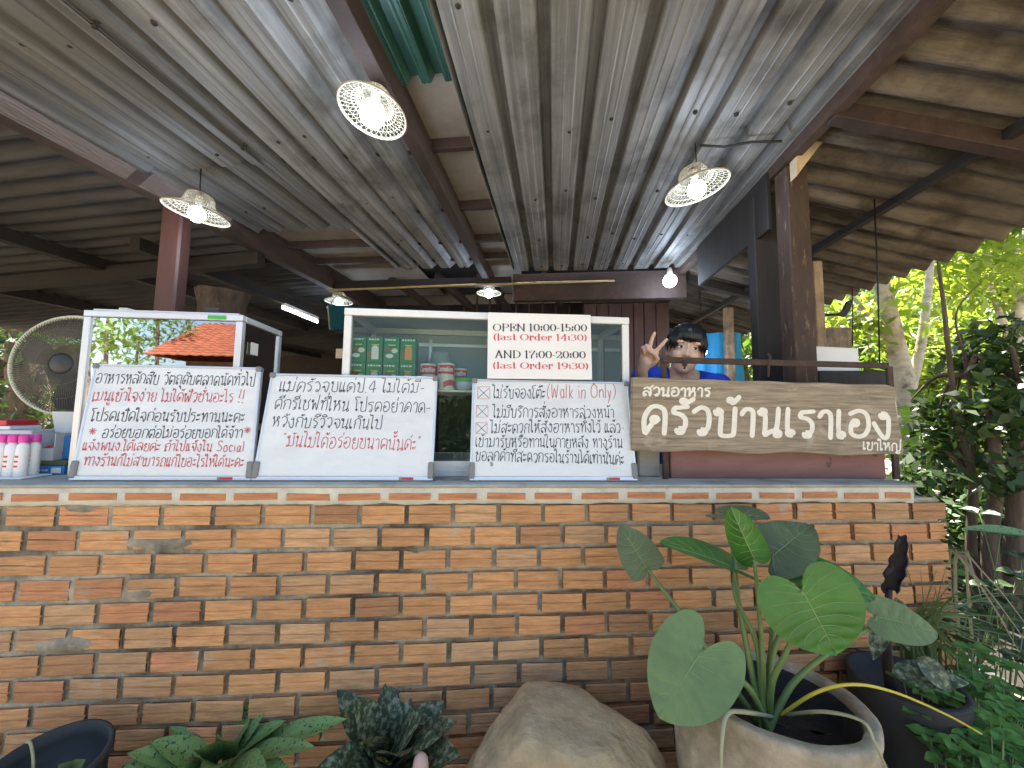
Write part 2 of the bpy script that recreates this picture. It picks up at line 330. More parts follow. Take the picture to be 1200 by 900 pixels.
g('ม', .7, Lp(.1, .88, .09, 180) + [(.19, .75), (.19, .3), (.17, .1), (.08, .0), (.03, .1), (.12, .16), (.34, .06), (.54, .1), (.58, .3), (.58, 1)])
g('ย', .64, Lp(.2, .88, .09, 0) + [(.1, .82), (.08, .66), (.2, .56), (.3, .54), (.14, .46), (.09, .2), (.2, 0), (.44, .02), (.54, .2), (.55, 1)])
g('ร', .54, Lp(.28, .1, .09, 180) + [(.4, .2), (.42, .5), (.28, .68), (.08, .76), (.12, .92), (.26, .95), (.46, .98)])
g('ล', .68, Lp(.16, .12, .09, 0) + [(.06, .3), (.12, .5), (.28, .56), (.46, .4), (.56, .0), (.6, .4), (.56, .8), (.34, 1), (.08, .86)])
g('ว', .56, Lp(.3, .1, .09, 180) + [(.43, .2), (.48, .55), (.42, .88), (.24, 1), (.04, .84)])
g('ส', .7, Lp(.16, .12, .09, 0) + [(.06, .3), (.12, .5), (.28, .56), (.46, .4), (.56, .0), (.6, .4), (.56, .8), (.34, 1), (.08, .86)], [(.4, .84), (.6, 1.0), (.72, 1.2)])
g('ห', .72, Lp(.1, .88, .09, 180) + [(.19, .75), (.19, .3), (.19, 0), (.24, .36), (.44, .68), (.56, .92), (.48, 1), (.4, .88), (.5, .66), (.6, .4), (.6, 0)])
g('อ', .68, Lp(.2, .52, .09, 180) + [(.08, .4), (.1, .12), (.3, 0), (.52, .12), (.6, .45), (.54, .85), (.32, 1), (.06, .86)])
g('ญ', .95, [(.08, 0), (.08, .5), (.04, .66), (.16, .95), (.34, 1), (.48, .8), (.5, .1), (.6, 0), (.8, .05), (.84, .3), (.84, 1)], Lp(.5, -.2, .07) + [(.6, -.32), (.8, -.2)])
g('ะ', .4, Lp(.1, .72, .07) + [(.2, .66), (.32, .84)], Lp(.1, .22, .07) + [(.2, .16), (.32, .34)])
g('า', .46, [(.04, .8), (.14, .97), (.28, .97), (.36, .8), (.36, 0)])
g('เ', .3, Lp(.16, .1, .09, 0) + [(.08, .25), (.08, 1)])
g('แ', .54, Lp(.16, .1, .09, 0) + [(.08, .25), (.08, 1)], Lp(.42, .1, .09, 0) + [(.34, .25), (.34, 1)])
g('โ', .36, Lp(.2, .1, .09, 0) + [(.12, .25), (.12, 1.05), (.0, 1.16), (-.06, 1.3), (.06, 1.36), (.4, 1.42)])
g('ใ', .34, Lp(.2, .1, .09, 0) + [(.12, .25), (.12, 1.2), (.06, 1.42), (-.1, 1.46), (-.16, 1.32), (-.06, 1.26), (.0, 1.36)])
g('ไ', .34, Lp(.2, .1, .09, 0) + [(.12, .25), (.12, 1.2), (.04, 1.42), (-.06, 1.3), (-.16, 1.5)])
UP = {'ั': [Lp(-.26, 1.22, .06, 0) + [(-.2, 1.14), (.0, 1.3)]], 'ิ': [[(-.46, 1.14), (-.36, 1.28), (-.16, 1.3), (-.04, 1.14), (-.46, 1.14)]],
      'ี': [[(-.46, 1.14), (-.36, 1.28), (-.16, 1.3), (-.04, 1.14), (-.46, 1.14)], [(-.04, 1.14), (-.02, 1.44)]],
      'ื': [[(-.46, 1.14), (-.36, 1.28), (-.16, 1.3), (-.04, 1.14), (-.46, 1.14)], [(-.04, 1.14), (-.02, 1.42)], [(-.14, 1.24), (-.13, 1.42)]],
      '็': [Lp(-.34, 1.26, .05) + [(-.26, 1.14), (-.14, 1.2), (-.2, 1.34), (-.02, 1.44)]]}
TONE = {'่': [[(0, 0), (.02, .26)]], '้': [Lp(-.14, .12, .05) + [(-.06, .02), (.1, .24)]], '๊': [[(-.2, .02), (-.16, .2), (-.08, .06), (0, .2), (.1, .04), (.14, .28)]]}
DN = {'ุ': [Lp(-.16, -.18, .06) + [(-.08, -.2), (-.08, -.48)]], 'ู': [Lp(-.32, -.18, .05) + [(-.26, -.2), (-.26, -.42), (-.08, -.42), (-.08, -.16)]]}
g(' ', .34); g('.', .24, [(.08, .04), (.14, .0)]); g('-', .4, [(.06, .42), (.34, .46)]); g('4', .62, [(.4, 0), (.4, 1.2), (.04, .4), (.58, .4)])
g('"', .4, [(.1, 1.3), (.06, 1.1)], [(.24, 1.32), (.2, 1.12)]); g('!', .3, [(.16, 1.4), (.12, .35)], [(.06, .05), (.18, -.02)], [(.06, -.02), (.18, .05)])
g('(', .36, [(.3, 1.3), (.12, .9), (.1, .4), (.28, -.1)]); g(')', .36, [(.06, 1.3), (.24, .9), (.26, .4), (.08, -.1)])
LAT = {}
def l(ch, w, *st): LAT[ch] = (w, st)
l('S', .7, [(.58, 1.15), (.4, 1.3), (.16, 1.2), (.16, .9), (.5, .6), (.56, .2), (.3, 0), (.06, .14)]); l('o', .56, [(.28, .8), (.08, .6), (.1, .15), (.28, 0), (.46, .18), (.44, .65), (.28, .8), (.2, .78)])
l('c', .5, [(.42, .66), (.28, .8), (.1, .6), (.1, .18), (.26, 0), (.44, .14)]); l('i', .28, [(.12, .75), (.12, 0)], [(.11, 1.0), (.14, 1.06)])
l('a', .56, [(.42, .66), (.26, .8), (.08, .55), (.1, .12), (.24, 0), (.4, .2), (.44, .75), (.44, .1), (.52, 0)]); l('l', .28, [(.12, 1.3), (.12, 0)])
l('W', .95, [(.06, 1.25), (.24, 0), (.46, .9), (.66, 0), (.88, 1.25)]); l('k', .52, [(.1, 1.3), (.1, 0)], [(.42, .75), (.12, .36), (.46, 0)])
l('n', .56, [(.1, .75), (.1, 0)], [(.1, .5), (.28, .78), (.44, .6), (.46, 0)]); l('O', .9, [(.45, 1.25), (.12, .9), (.12, .3), (.42, 0), (.76, .3), (.76, .95), (.45, 1.25), (.36, 1.22)])
l('y', .52, [(.08, .75), (.24, .1)], [(.44, .75), (.2, -.3), (.02, -.36)]); l('C', .7, [(.6, 1.1), (.4, 1.3), (.1, 1), (.1, .3), (.36, 0), (.62, .2)])
l('r', .4, [(.1, .78), (.1, 0)], [(.1, .5), (.22, .74), (.38, .76)]); l('t', .38, [(.18, 1.1), (.18, .1), (.34, 0)], [(.04, .78), (.34, .78)])
# display lettering (thick stems, hair-thin cross strokes); heights: capital and figure 1, small letters .68
DID = {}
def dd(ch, w, *st): DID[ch] = (w, st)
def arc(cx, cy, rx, ry, a0, a1, n=14): return [(cx + rx * math.cos(rad(a0 + (a1 - a0) * k / n)), cy + ry * math.sin(rad(a0 + (a1 - a0) * k / n))) for k in range(n + 1)]
sf = lambda x, y, w=.14: [(x - w, y), (x + w, y)]
dd('O', .98, arc(.48, .5, .4, .49, 90, 450)); dd('P', .86, [(.2, 0), (.2, 1)], sf(.2, 0), [(.06, 1), (.45, 1)] + arc(.45, .74, .32, .26, 90, -90) + [(.2, .48)])
dd('E', .84, [(.2, 0), (.2, 1)], [(.06, 1), (.72, 1), (.74, .78)], [(.06, 0), (.74, 0), (.78, .24)], [(.2, .5), (.54, .5)], [(.54, .38), (.54, .62)])
dd('N', .98, [(.16, 0), (.16, 1)], sf(.16, 0, .1), [(.14, 1), (.8, .02)], [(.04, 1), (.16, 1)], [(.82, 0), (.82, 1)], sf(.82, 1, .12))
dd('A', .94, [(.14, 0), (.46, 1)], [(.46, 1), (.5, .9), (.76, 0)], [(.5, .98), (.78, .04)], [(.24, .34), (.66, .34)], sf(.12, 0, .1), sf(.78, 0, .15)); dd('D', .96, [(.2, 0), (.2, 1)], [(.06, 1), (.4, 1)] + arc(.4, .5, .46, .5, 90, -90) + [(.06, 0)])
for c_, w_, p_ in (('1', .56, [[(.28, 0), (.28, 1)], [(.08, .9), (.28, 1)], sf(.28, 0, .18)]), ('0', .78, [arc(.38, .5, .28, .49, 90, 450)]), (':', .32, [[(.15, .12), (.15, .26)], [(.15, .5), (.15, .64)]]), ('-', .4, [[(.04, .38), (.34, .38)], [(.04, .41), (.34, .41)]]),
                   ('5', .72, [[(.16, .98), (.6, .98)], [(.17, .98), (.17, .52)], arc(.32, .32, .26, .3, 140, -150)]), ('4', .78, [[(.5, 0), (.5, 1)], [(.5, 1), (.05, .3)], [(.05, .3), (.72, .3)], sf(.5, 0, .15)]),
                   ('3', .72, [arc(.3, .75, .24, .24, 150, -90), arc(.3, .27, .3, .27, 90, -150)]), ('7', .7, [[(.08, .8), (.1, .98), (.64, .98)], [(.64, .98), (.3, .4), (.26, 0)]]),
                   ('2', .74, [arc(.32, .7, .27, .29, 170, -30) + [(.1, .06)], [(.08, .03), (.62, .03)], [(.62, .03), (.66, .24)]]), ('9', .76, [arc(.36, .68, .27, .31, 0, 360), [(.63, .68), (.58, .25), (.3, .0), (.14, .1)]]),
                   ('(', .4, [arc(.5, .45, .34, .66, 130, 230)]), (')', .4, [arc(-.1, .45, .34, .66, 50, -50)]), (' ', .34, []),
                   ('l', .42, [[(.2, 0), (.2, 1)], sf(.2, 0, .15), [(.06, 1), (.2, 1)]]), ('a', .68, [arc(.26, .5, .2, .18, 150, 0) + [(.46, .06), (.6, .0)], [(.46, .4), (.2, .36)], arc(.24, .18, .16, .17, 90, 300)]),
                   ('s', .6, [arc(.28, .5, .18, .17, 20, 200) + [(.3, .34), (.44, .22)] + arc(.27, .17, .19, .17, 20, -160)]), ('t', .5, [[(.2, .1), (.2, .92)], [(.04, .66), (.4, .66)], [(.2, .1), (.28, 0), (.42, .1)]]),
                   ('r', .58, [[(.18, 0), (.18, .68)], sf(.18, 0, .13), [(.05, .68), (.18, .68)], [(.2, .46), (.34, .66), (.46, .64)], [(.46, .52), (.46, .66)]]), ('d', .76, [[(.52, 0), (.52, 1)], [(.4, 1), (.52, 1)], [(.5, 0), (.66, 0)], arc(.34, .34, .24, .33, 30, 330)]),
                   ('e', .66, [arc(.33, .34, .25, .34, 0, 320), [(.1, .36), (.58, .36)]])): dd(c_, w_, *p_)

def smooth_path(p, n=4):
    if len(p) < 3: return [Vector((*a, 0)) for a in p]
    P = [Vector((*a, 0)) for a in p]; out = []
    for i in range(len(P) - 1):
        a = P[max(i - 1, 0)]; b = P[i]; c = P[i + 1]; d = P[min(i + 2, len(P) - 1)]
        for k in range(n):
            t = k / n; out.append(.5 * ((2 * b) + (c - a) * t + (2 * a - 5 * b + 4 * c - d) * t * t + (3 * b - a - 3 * c + d) * t ** 3))
    out.append(P[-1]); return out
KC = [0]
def ribbon(mb, pts, wfun, place, mi=0):                             # a flat pen stroke with rounded ends, lifted a hair above the board
    KC[0] += 1
    n = len(pts)
    if n < 2: return
    Lf = []; Rt = []
    pts = [p.copy() for p in pts]
    w0 = wfun((pts[1] - pts[0]).normalized()) if (pts[1] - pts[0]).length > 0 else wfun(Vector((0, 1, 0)))
    for i in range(n):
        t = pts[min(i + 1, n - 1)] - pts[max(i - 1, 0)]
        if t.length < 1e-9: t = Vector((0, 1, 0))
        t.normalize(); nn = Vector((-t.y, t.x, 0)); w = wfun(t) / 2
        Lf.append(pts[i] + nn * w); Rt.append(pts[i] - nn * w)
    vs = []; h = .0007 + (KC[0] % 60) * .000012
    for i in range(n):
        hh = h + (i % 40) * 4e-6; vs.append(place(Lf[i].x, Lf[i].y, hh)); vs.append(place(Rt[i].x, Rt[i].y, hh))
    fs = [(2 * i, 2 * i + 1, 2 * i + 3, 2 * i + 2) for i in range(n - 1)]
    mb.add(vs, fs, mi)
    for e in (0, n - 1):
        t = (pts[1] - pts[0]) if e == 0 else (pts[-2] - pts[-1])
        r = wfun(t.normalized() if t.length > 0 else Vector((0, 1, 0))) / 2
        if r > .0012:
            c = pts[e]; cv = [place(c.x + r * math.cos(a * .785), c.y + r * math.sin(a * .785), h - 3e-6) for a in range(8)]
            mb.add(cv, [tuple(range(8))], mi)
def layout(text, did=False):
    st = []; x = 0; prevup = False
    for ch in text:
        if did:
            w, ss = DID[ch]; st += [[(a + x, b) for a, b in s] for s in ss]; x += w; continue
        if ch in UP: st += [[(a + x, b) for a, b in s] for s in UP[ch]]; prevup = True; continue
        if ch in DN: st += [[(a + x, b) for a, b in s] for s in DN[ch]]; continue
        if ch in TONE:
            y0 = 1.48 if prevup else 1.18; st += [[(a + x - .16, b + y0) for a, b in s] for s in TONE[ch]]; continue
        w, ss = (G.get(ch) or LAT[ch]); prevup = False; j = random.uniform(-.04, .04)
        st += [[(a + x, b + j) for a, b in s] for s in ss]; x += w + .06
    return st, x
def write(mb, text, p0, p1, xh, place, pen, mi=0, did=False, jit=.024, pw=None, slant=.06):
    st, wd = layout(text, did); dx = (p1[0] - p0[0]) / wd; dy = (p1[1] - p0[1]) / wd
    for s in st:
        q = [(p0[0] + (a + b * slant) * dx + random.gauss(0, jit) * xh, p0[1] + a * dy + b * xh + random.gauss(0, jit) * xh) for a, b in s]
        ribbon(mb, smooth_path(q, 4) if (not did or len(q) > 5) else [Vector((*a, 0)) for a in q], pw or (lambda t: pen), place, mi)

# ------------------------------------------------------------------ the setting: ground, roofs, beams
def groundsheet(name, x0, x1, y0, y1, z, m, n=30, amp=.0):
    mb = MB(); mb.grid([[(x0 + (x1 - x0) * i / n, y0 + (y1 - y0) * j / n, z + random.uniform(-amp, amp)) for i in range(n + 1)] for j in range(n + 1)])
    return tag(mb.build(name, m), kind='structure')
groundsheet('ground', -150, 150, -150, 150, -.03, M['ground'], 10)
groundsheet('soil_bed', -3.2, 6.5, .45, 1.93, .0, M['earth'], 70, .012)
groundsheet('leaf_litter', 2.02, 6.5, 1.94, 7.0, .0, M['earth'], 50, .012)
groundsheet('kitchen_floor', -7, 2.0, 1.95, 8, .012, M['floor_dark'], 4)

H0 = 1.10; HS = .028
def hc(y): return ZC + H0 + HS * y
def onceil(px, py, off=0):
    r = ray(px, py); return C0 + r * ((H0 + off) / (r.z - HS * r.y))
def ribs(x0, x1, pitch, x_first, wl_=.026):
    """cross-section of a pressed sheet seen from below: flat pans, deep trapezoid ribs, two small beads in each pan"""
    pts = [(x0, 0)]; k = math.floor((x0 - x_first) / pitch)
    ev = []
    while True:
        c = x_first + k * pitch
        if c - .03 > x1: break
        ev += [(c - wl_, 0), (c - .015, .034), (c + .015, .034), (c + .024, 0)]
        for f in (.40, .62): ev += [(c + pitch * f - .005, 0), (c + pitch * f, -.0025), (c + pitch * f + .005, 0)]
        k += 1
    ev = sorted(e for e in ev if x0 < e[0] < x1)
    return pts + ev + [(x1, 0)]
def ceil_sheet(name, label, x0, x1, y0, y1, pitch, xf, m, off=0, n=24, group='metal ceiling sheets'):
    prof = ribs(x0, x1, pitch, xf, .058 if x1 < -.5 else .030); mb = MB(); ph = random.random() * 6
    P = [[(x + .004 * math.sin(y * 1.7 + ph), y, hc(y) + off + dz + .005 * math.sin(y * 2.3 + x * 3 + ph)) for x, dz in prof] for y in [y0 + (y1 - y0) * j / n for j in range(n + 1)]]
    mb.grid(P, 0, False)
    k = math.floor((x0 - xf) / pitch)
    while xf + k * pitch < x1 - .02:                                # rusty fixing screws down the pans
        c_ = xf + (k + .5) * pitch + random.uniform(-.012, .012)
        if c_ > x0 + .02:
            for yq in np.arange(y0 + .18, y1, .52):
                yy_ = yq + random.uniform(-.05, .05)
                if random.random() < .7: mb.lathe([(.009, .002), (.008, -.004), (.004, -.007), (0, -.008)], (c_, yy_, hc(yy_) + off), 7, 1)
        k += 1
    top = [[(a, b, c + .0015) for a, b, c in row] for row in P]; mb.grid(top, 0, False)
    c = Vector(((x0 + x1) / 2, (y0 + y1) / 2, hc(1.5)))
    return tag(mb.build(name, [m, M['wood_black']], None, c), label, 'roof sheet', group)
YR = onceil(690, 316).y
ceil_sheet('ceiling_sheet', 'grey ribbed metal ceiling sheet over the right half, above the wooden sign side', -.345, .985, .72, YR, .158, -.19, M['zinc'])
YL2 = onceil(500, 317).y; YL1 = onceil(350, 272).y; YL0 = onceil(200, 197).y
ceil_sheet('ceiling_sheet', 'grey ribbed metal ceiling sheet left of the green roof sheet, above the round bulb lamp', -1.30, -.60, .72, YL2, .153, -1.108, M['zinc'], .012)
ceil_sheet('ceiling_sheet', 'dull ribbed metal ceiling sheet ending short, above the lamp by the red post', -1.93, -1.28, .72, YL1, .153, -1.87, M['zinc_dull'], .004)
ceil_sheet('ceiling_sheet', 'short ribbed metal ceiling sheet overlapping the left edge, beside the red-brown beam', -1.95, -1.34, .72, YL0, .153, -1.868, M['zinc_dull'], -.010)
YG = onceil(500, 112).y
ceil_sheet('ceiling_sheet', 'short green ribbed roof sheet between the two grey ceilings', -.61, -.30, .72, YG, .085, -.5, M['green_sheet'], .05)
pur = [onceil(545, y, .06).y for y in (170, 242, 281, 302)]
ys = [YG - .15] + [p + .02 for p in pur] + [4.0]
for i in range(5):
    for (xa, xb, nm) in ((-.62, -.30, 'between the ceilings'), (-1.97, -1.2, 'at the back left')):
        if nm == 'at the back left' and i < 2: continue
        mb = MB(); mb.box((xa, ys[i], hc(ys[i]) + .095), (xb - xa, 0, 0), (0, ys[i + 1] - ys[i] - .006, HS * (ys[i + 1] - ys[i])), (0, 0, .008))
        o = mb.build('ceiling_board', M['board'], None, Vector(((xa + xb) / 2, ys[i], hc(ys[i]) + .1)))
        tag(o, 'bare brown-grey fibre board %s, %s' % (nm, ['next to the green sheet', 'after the first purlin', 'after the second purlin', 'after the third purlin', 'farthest back by the dark beam'][i]), 'ceiling board', 'fibre ceiling boards')
def beam(name, label, p, q, w, h, m, cat='beam', group=None, up=(0, 0, 1)):
    mb = MB(); p = Vector(p); q = Vector(q); mb.bar(p, q, w, h, up); o = mb.build(name, m, None, (p + q) / 2); return tag(o, label, cat, group)
for i, y in enumerate(pur):
    beam('purlin', 'thin dark purlin under the bare boards, %s' % ['nearest, below the green sheet', 'second from the green sheet', 'third from the green sheet', 'farthest, close to the back beam'][i],
         (-1.97, y, hc(y) + .065), (-.3, y, hc(y) + .065), .03, .05, M['beam'], 'purlin', 'purlins under the ceiling boards')
def longbeam(label, x, y0, y1, off, w, h, m, name='beam'): return beam(name, label, (x, y0, hc(y0) + off), (x, y1, hc(y1) + off), w, h, m)
longbeam('long rust-brown beam along the left edge of the metal ceiling', -2.0, .7, 7.0, .03, .07, .23, M['beam'])
longbeam('weathered brown beam between the left ceiling and the green sheet', -.58, .7, 4.2, .02, .055, .12, M['beam'])
longbeam('dark rusty beam along the right ceiling edge, over the brown post', 1.0, .68, 7.0, .035, .045, .17, M['rust'])
# transverse members at the back
yb = YR + .06
mb = MB(); mb.box((-.35, yb, hc(yb) - .23), (1.40, 0, 0), (0, .06, 0), (0, 0, .23), 0, .004)
tag(mb.build('beam', M['beam'], None, Vector((.3, yb, hc(yb)))), 'deep dark red beam across the back end of the right ceiling', 'beam')
mb = MB(); mb.box((-1.95, yb + .01, hc(yb) - .085), (1.58, 0, 0), (0, .06, 0), (0, 0, .07), 0, .004)
tag(mb.build('beam', M['beam_dark'], None, Vector((-1.2, yb, hc(yb)))), 'thin dark beam across the back end of the left ceiling', 'beam')
mb = MB(); mb.box((-2.05, 3.2, hc(3.2) + .13), (3.1, 0, 0), (0, 4.9, .13), (0, 0, .02))
tag(mb.build('back_roof', M['beam_dark'], None, Vector((-.5, 5, hc(3.3)))), 'dark roof deck over the back of the kitchen', 'roof')
for i, x in enumerate((-1.55, -1.1, -.7, -.1)):
    beam('rafter', 'dark rafter of the back kitchen roof, %s' % ['nearest the red post', 'above the hanging lamp', 'above the glass cabinet', 'behind the deep red beam'][i], (x, 3.4, hc(3.4) + .1), (x + .35, 4.7, hc(3.4) - .12), .05, .07, M['beam'], 'rafter', 'rafters at the back')
# lean-to roofs: wavy cement sheets running across
def wavy(name, label, x0, x1, y0, y1, zf, pitch, amp, m, nx=10, group=None):
    rows = []; step = pitch / 8; ny = int((y1 - y0) / step); mb = MB()
    for j in range(ny + 1):
        y = y0 + j * step; rows.append([(x, y, zf(x, y) + amp * math.sin(2 * math.pi * y / pitch)) for x in [x0 + (x1 - x0) * i / nx for i in range(nx + 1)]])
    mb.grid(rows); mb.grid([[(a, b, c + .006) for a, b, c in r] for r in rows])
    return tag(mb.build(name, m, None, Vector(((x0 + x1) / 2, (y0 + y1) / 2, zf(x0, y0)))), label, 'roof sheet', group)
zr = lambda x, y: hc(y) + .02 - .296 * (x - 1.0)
yy = [.62, 1.02, 2.05, 3.1, 4.2, 5.4, 6.6]
nmr = ['nearest the camera at the top right', 'in front of the cross rafter', 'over the brown post', 'over the grey far post', 'behind the smiling person', 'farthest back']
for i in range(6): wavy('leanto_sheet', 'stained, shade-streaked wavy cement sheet of right lean-to roof, ' + nmr[i].replace('smiling ', ''), 1.02, 2.06 + random.uniform(-.015, .015), yy[i], yy[i + 1] + .03, (lambda k: lambda x, y: zr(x, y) + .007 * (k % 2))(i), .125, .024, M['asbestos'], group='right lean-to roof sheets')
zl = lambda x, y: hc(y) - .02 + .05 * (x + 2.0)
yl = [.72, 1.2, 2.3, 3.4, 4.6, 5.8, 7.0]
nml = ['nearest the camera', 'above the first cross beam', 'beside the red post', 'behind the red post', 'far back', 'farthest back']
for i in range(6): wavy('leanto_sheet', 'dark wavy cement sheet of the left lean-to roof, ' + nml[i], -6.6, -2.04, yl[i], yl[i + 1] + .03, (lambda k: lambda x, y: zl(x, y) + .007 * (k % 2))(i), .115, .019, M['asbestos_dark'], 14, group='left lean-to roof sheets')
pr = onceil(937, 141, -.05)
beam('rafter', 'brown cross rafter under the right lean-to, starting at the top of the brown post', (1.0, pr.y, zr(1.0, pr.y) - .05), (2.0, pr.y, zr(2.0, pr.y) - .05), .05, .06, M['beam'], 'rafter')
for y, s in ((3.2, 'above the grey far post'), (4.7, 'behind the person')): beam('rafter', 'dark cross rafter under the right lean-to, ' + s, (1.0, y, zr(1.0, y) - .05), (2.0, y, zr(2.0, y) - .05), .05, .06, M['beam_dark'], 'rafter')
beam('purlin', 'long dark purlin under the middle of the right lean-to roof', (1.52, .68, zr(1.52, .68) - .035), (1.52, 6.5, zr(1.52, 6.5) - .035), .035, .035, M['beam_dark'], 'purlin')
0 and beam('purlin', 'thin purlin along the eave of the right lean-to roof', (1.98, .3, zr(1.98, .3) - .03), (1.98, 6.5, zr(1.98, 6.5) - .03), .03, .03, M['beam'], 'purlin')
for x, s in ((-3.2, 'nearer the red post'), (-4.5, 'farther out, above the fan'), (-2.55, 'close behind the red post')): beam('purlin', 'dark purlin under the left lean-to roof, ' + s, (x, .75 if x < -3 else 2.0, zl(x, .75) - .06), (x, 6.9, zl(x, 6.9) - .06), .07, .08, M['beam_dark'], 'purlin')
for y, s in ((2.35, 'nearest the fan'), (4.6, 'far behind the fan')): beam('rafter', 'dark cross beam under the left lean-to roof, ' + s, (-6.4, y, zl(-6.4, y) - .15), (-2.0, y, zl(-2.0, y) - .1), .07, .09, M['beam_dark'], 'rafter')
# gusset, hanging black board, posts
def post(name, label, cx, cy, w, d, z0, z1, m, bev=.004, rot=0):
    mb = MB(); mb.box((-w / 2, -d / 2, 0), (w, 0, 0), (0, d, 0), (0, 0, z1 - z0), 0, bev)
    o = mb.build(name, m); o.location = (cx, cy, z0); o.rotation_euler.z = rot; return tag(o, label, 'post')
pb = dep(931, 300, 1.66); post('post', 'square brown post with worn paint behind the wooden sign', pb.x, pb.y, .088, .085, .93, hc(pb.y) - .06, M['post_brown'], rot=rad(4))
pk = dep(902, 340, 1.86); post('post', 'black painted post just left of the brown post', pk.x, pk.y, .155, .07, .93, hc(pk.y) - .07, M['wood_black'])
pg = dep(949, 340, 1.74); post('batten', 'raw grey batten fixed to the right side of the brown post', pg.x + .004, pg.y - .04, .04, .03, .93, hc(1.8) - .45, M['wood_grey'])
pf = dep(974, 370, 3.3); post('post', 'grey timber post farther back below the right lean-to', pf.x, pf.y, .19, .17, 0, zr(pf.x, pf.y) - .04, M['wood_grey'], rot=rad(8))
mb = MB(); a = dep(934, 155, 1.60); b = dep(979, 153, 1.60); c = dep(934, 206, 1.60); off = Vector((0, .05, 0)); cen = (a + b + c) / 3
arcp = [a, b, b * .62 + c * .38 + (cen - a) * -.12, c * .8 + b * .2 + (cen - a) * -.05, c]
mb.add(arcp + [p + off for p in arcp], [(0, 1, 2, 3, 4), (9, 8, 7, 6, 5)] + [(i, (i + 1) % 5, (i + 1) % 5 + 5, i + 5) for i in range(5)])
M['sawn'] = mat('sawn_wood', (.52, .42, .28, 1), .9, var=.2, vscale=14, stretch=(2, 2, .6), bump=.001)
tag(mb.build('gusset', M['sawn'], None, cen), 'pale sawn wood wedge at the top of the brown post', 'bracket')
mb = MB(); mb.box((.965, 1.80, ZC + .86), (.02, 0, 0), (0, .86, .03), (0, .0, .275), 0, .003)
tag(mb.build('hanging_board', M['wood_black'], None, Vector((.97, 2.2, ZC + .95))), 'black board hung under the right beam, left of the posts', 'board')
pl = dep(203, 310, 1.98); mb = MB(); mb.lathe([(.082, 0), (.080, hc(pl.y) - .95)], (pl.x, pl.y, .02), 24, wob=lambda a, z: 1 + .03 * math.cos(4 * a)); mb.box((pl.x + .0, pl.y - .083, .93), (.012, 0, 0), (0, .006, 0), (0, 0, hc(pl.y) - .99))
mb2 = MB(); mb2.box((-.05, -.04, 0), (.10, 0, 0), (0, .08, 0), (0, 0, hc(pl.y) - .05), 0, .009)
o = mb2.build('post', M['post_red']); o.location = (pl.x, pl.y, 0); o.rotation_euler.z = rad(12); tag(o, 'dark red painted post behind the left glass fridge', 'post')
pt = dep(262, 350, 2.7); mb = MB()
mb.lathe([(.13, 0), (.13, 1.75), (.135, 1.92), (.16, 2.02)], (0, 0, 0), 22, wob=lambda a, z: 1 + .07 * math.sin(3 * a + 1) + .04 * math.sin(7 * a))
o = mb.build('trunk_post', M['trunk_dark']); o.location = (pt.x, pt.y, 0); o.scale.z = .98; tag(o, 'rough dark tree trunk used as a post behind the red post', 'post')

# back walls of the kitchen
yw = 4.2
mb = MB(); mb.box((-2.0, yw + .06, 0), (2.32, 0, 0), (0, .05, 0), (0, 0, 2.42), 0)
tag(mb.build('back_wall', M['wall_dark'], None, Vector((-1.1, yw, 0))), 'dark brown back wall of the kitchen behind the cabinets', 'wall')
pwr = thing('plank_wall', 'wall of upright reddish planks behind the person\'s raised hand', 'wall', (.75, yw, 0))
x = .30
while x < 1.13:
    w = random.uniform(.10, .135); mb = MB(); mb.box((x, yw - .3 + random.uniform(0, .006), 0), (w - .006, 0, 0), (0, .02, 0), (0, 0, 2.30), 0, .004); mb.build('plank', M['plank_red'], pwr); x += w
mb = MB(); mb.box((.30, yw - .27, 0), (x - .305, 0, 0), (0, .012, 0), (0, 0, 2.29)); mb.build('gap_blocker', M['wall_dark'], pwr)  # dark sheet added behind the planks to block daylight in the gaps
mb = MB(); mb.box((.30, yw - .33, 2.30), (x - .3, 0, 0), (0, .05, 0), (0, 0, .05), 0, .003); mb.build('top_rail', M['beam'], pwr)
lw = thing('window_grille', 'thin rust-red metal window grille above the glass cabinet', 'grille', (-.6, yw - .1, 1.9))
zt = ony(560, 344, yw - .1).z; zb = ony(560, 372, yw - .1).z
mb = MB()
for z in (zt, zb): mb.bar((-1.15, yw - .1, z), (.32, yw - .1, z), .02, .02)
for k in range(10): xx = -1.0 + k * .145; mb.bar((xx, yw - .1, zb), (xx, yw - .1, zt), .018, .018, (0, 1, 0))
mb.build('bars', M['rust'], lw)
mb = MB(); p1 = dep(385, 340, 3.1); p2 = dep(720, 329, 3.1); mb.tube([p1, (p1 + p2) / 2 + Vector((0, 0, .004)), p2], .009, 8); mid = (p1 + p2) / 2
mb.tube([p1, p1 + Vector((0, .3, .02))], .009, 8)
tag(mb.build('pipe', M['pipe'], None, mid), 'thin yellowish pipe running across under the back beam', 'pipe')

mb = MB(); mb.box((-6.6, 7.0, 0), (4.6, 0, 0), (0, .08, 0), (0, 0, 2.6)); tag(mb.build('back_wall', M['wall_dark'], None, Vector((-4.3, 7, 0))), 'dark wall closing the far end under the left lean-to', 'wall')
mb = MB(); mb.box((-6.62, 1.2, 0), (.08, 0, 0), (0, 2.6, 0), (0, 0, 1.9)); tag(mb.build('shade_wall', M['wall_dark'], None, Vector((-6.6, 2.5, 0))), 'added unseen dark wall at the outer edge of the left lean-to', 'wall')  # wall added out of view to darken the kitchen

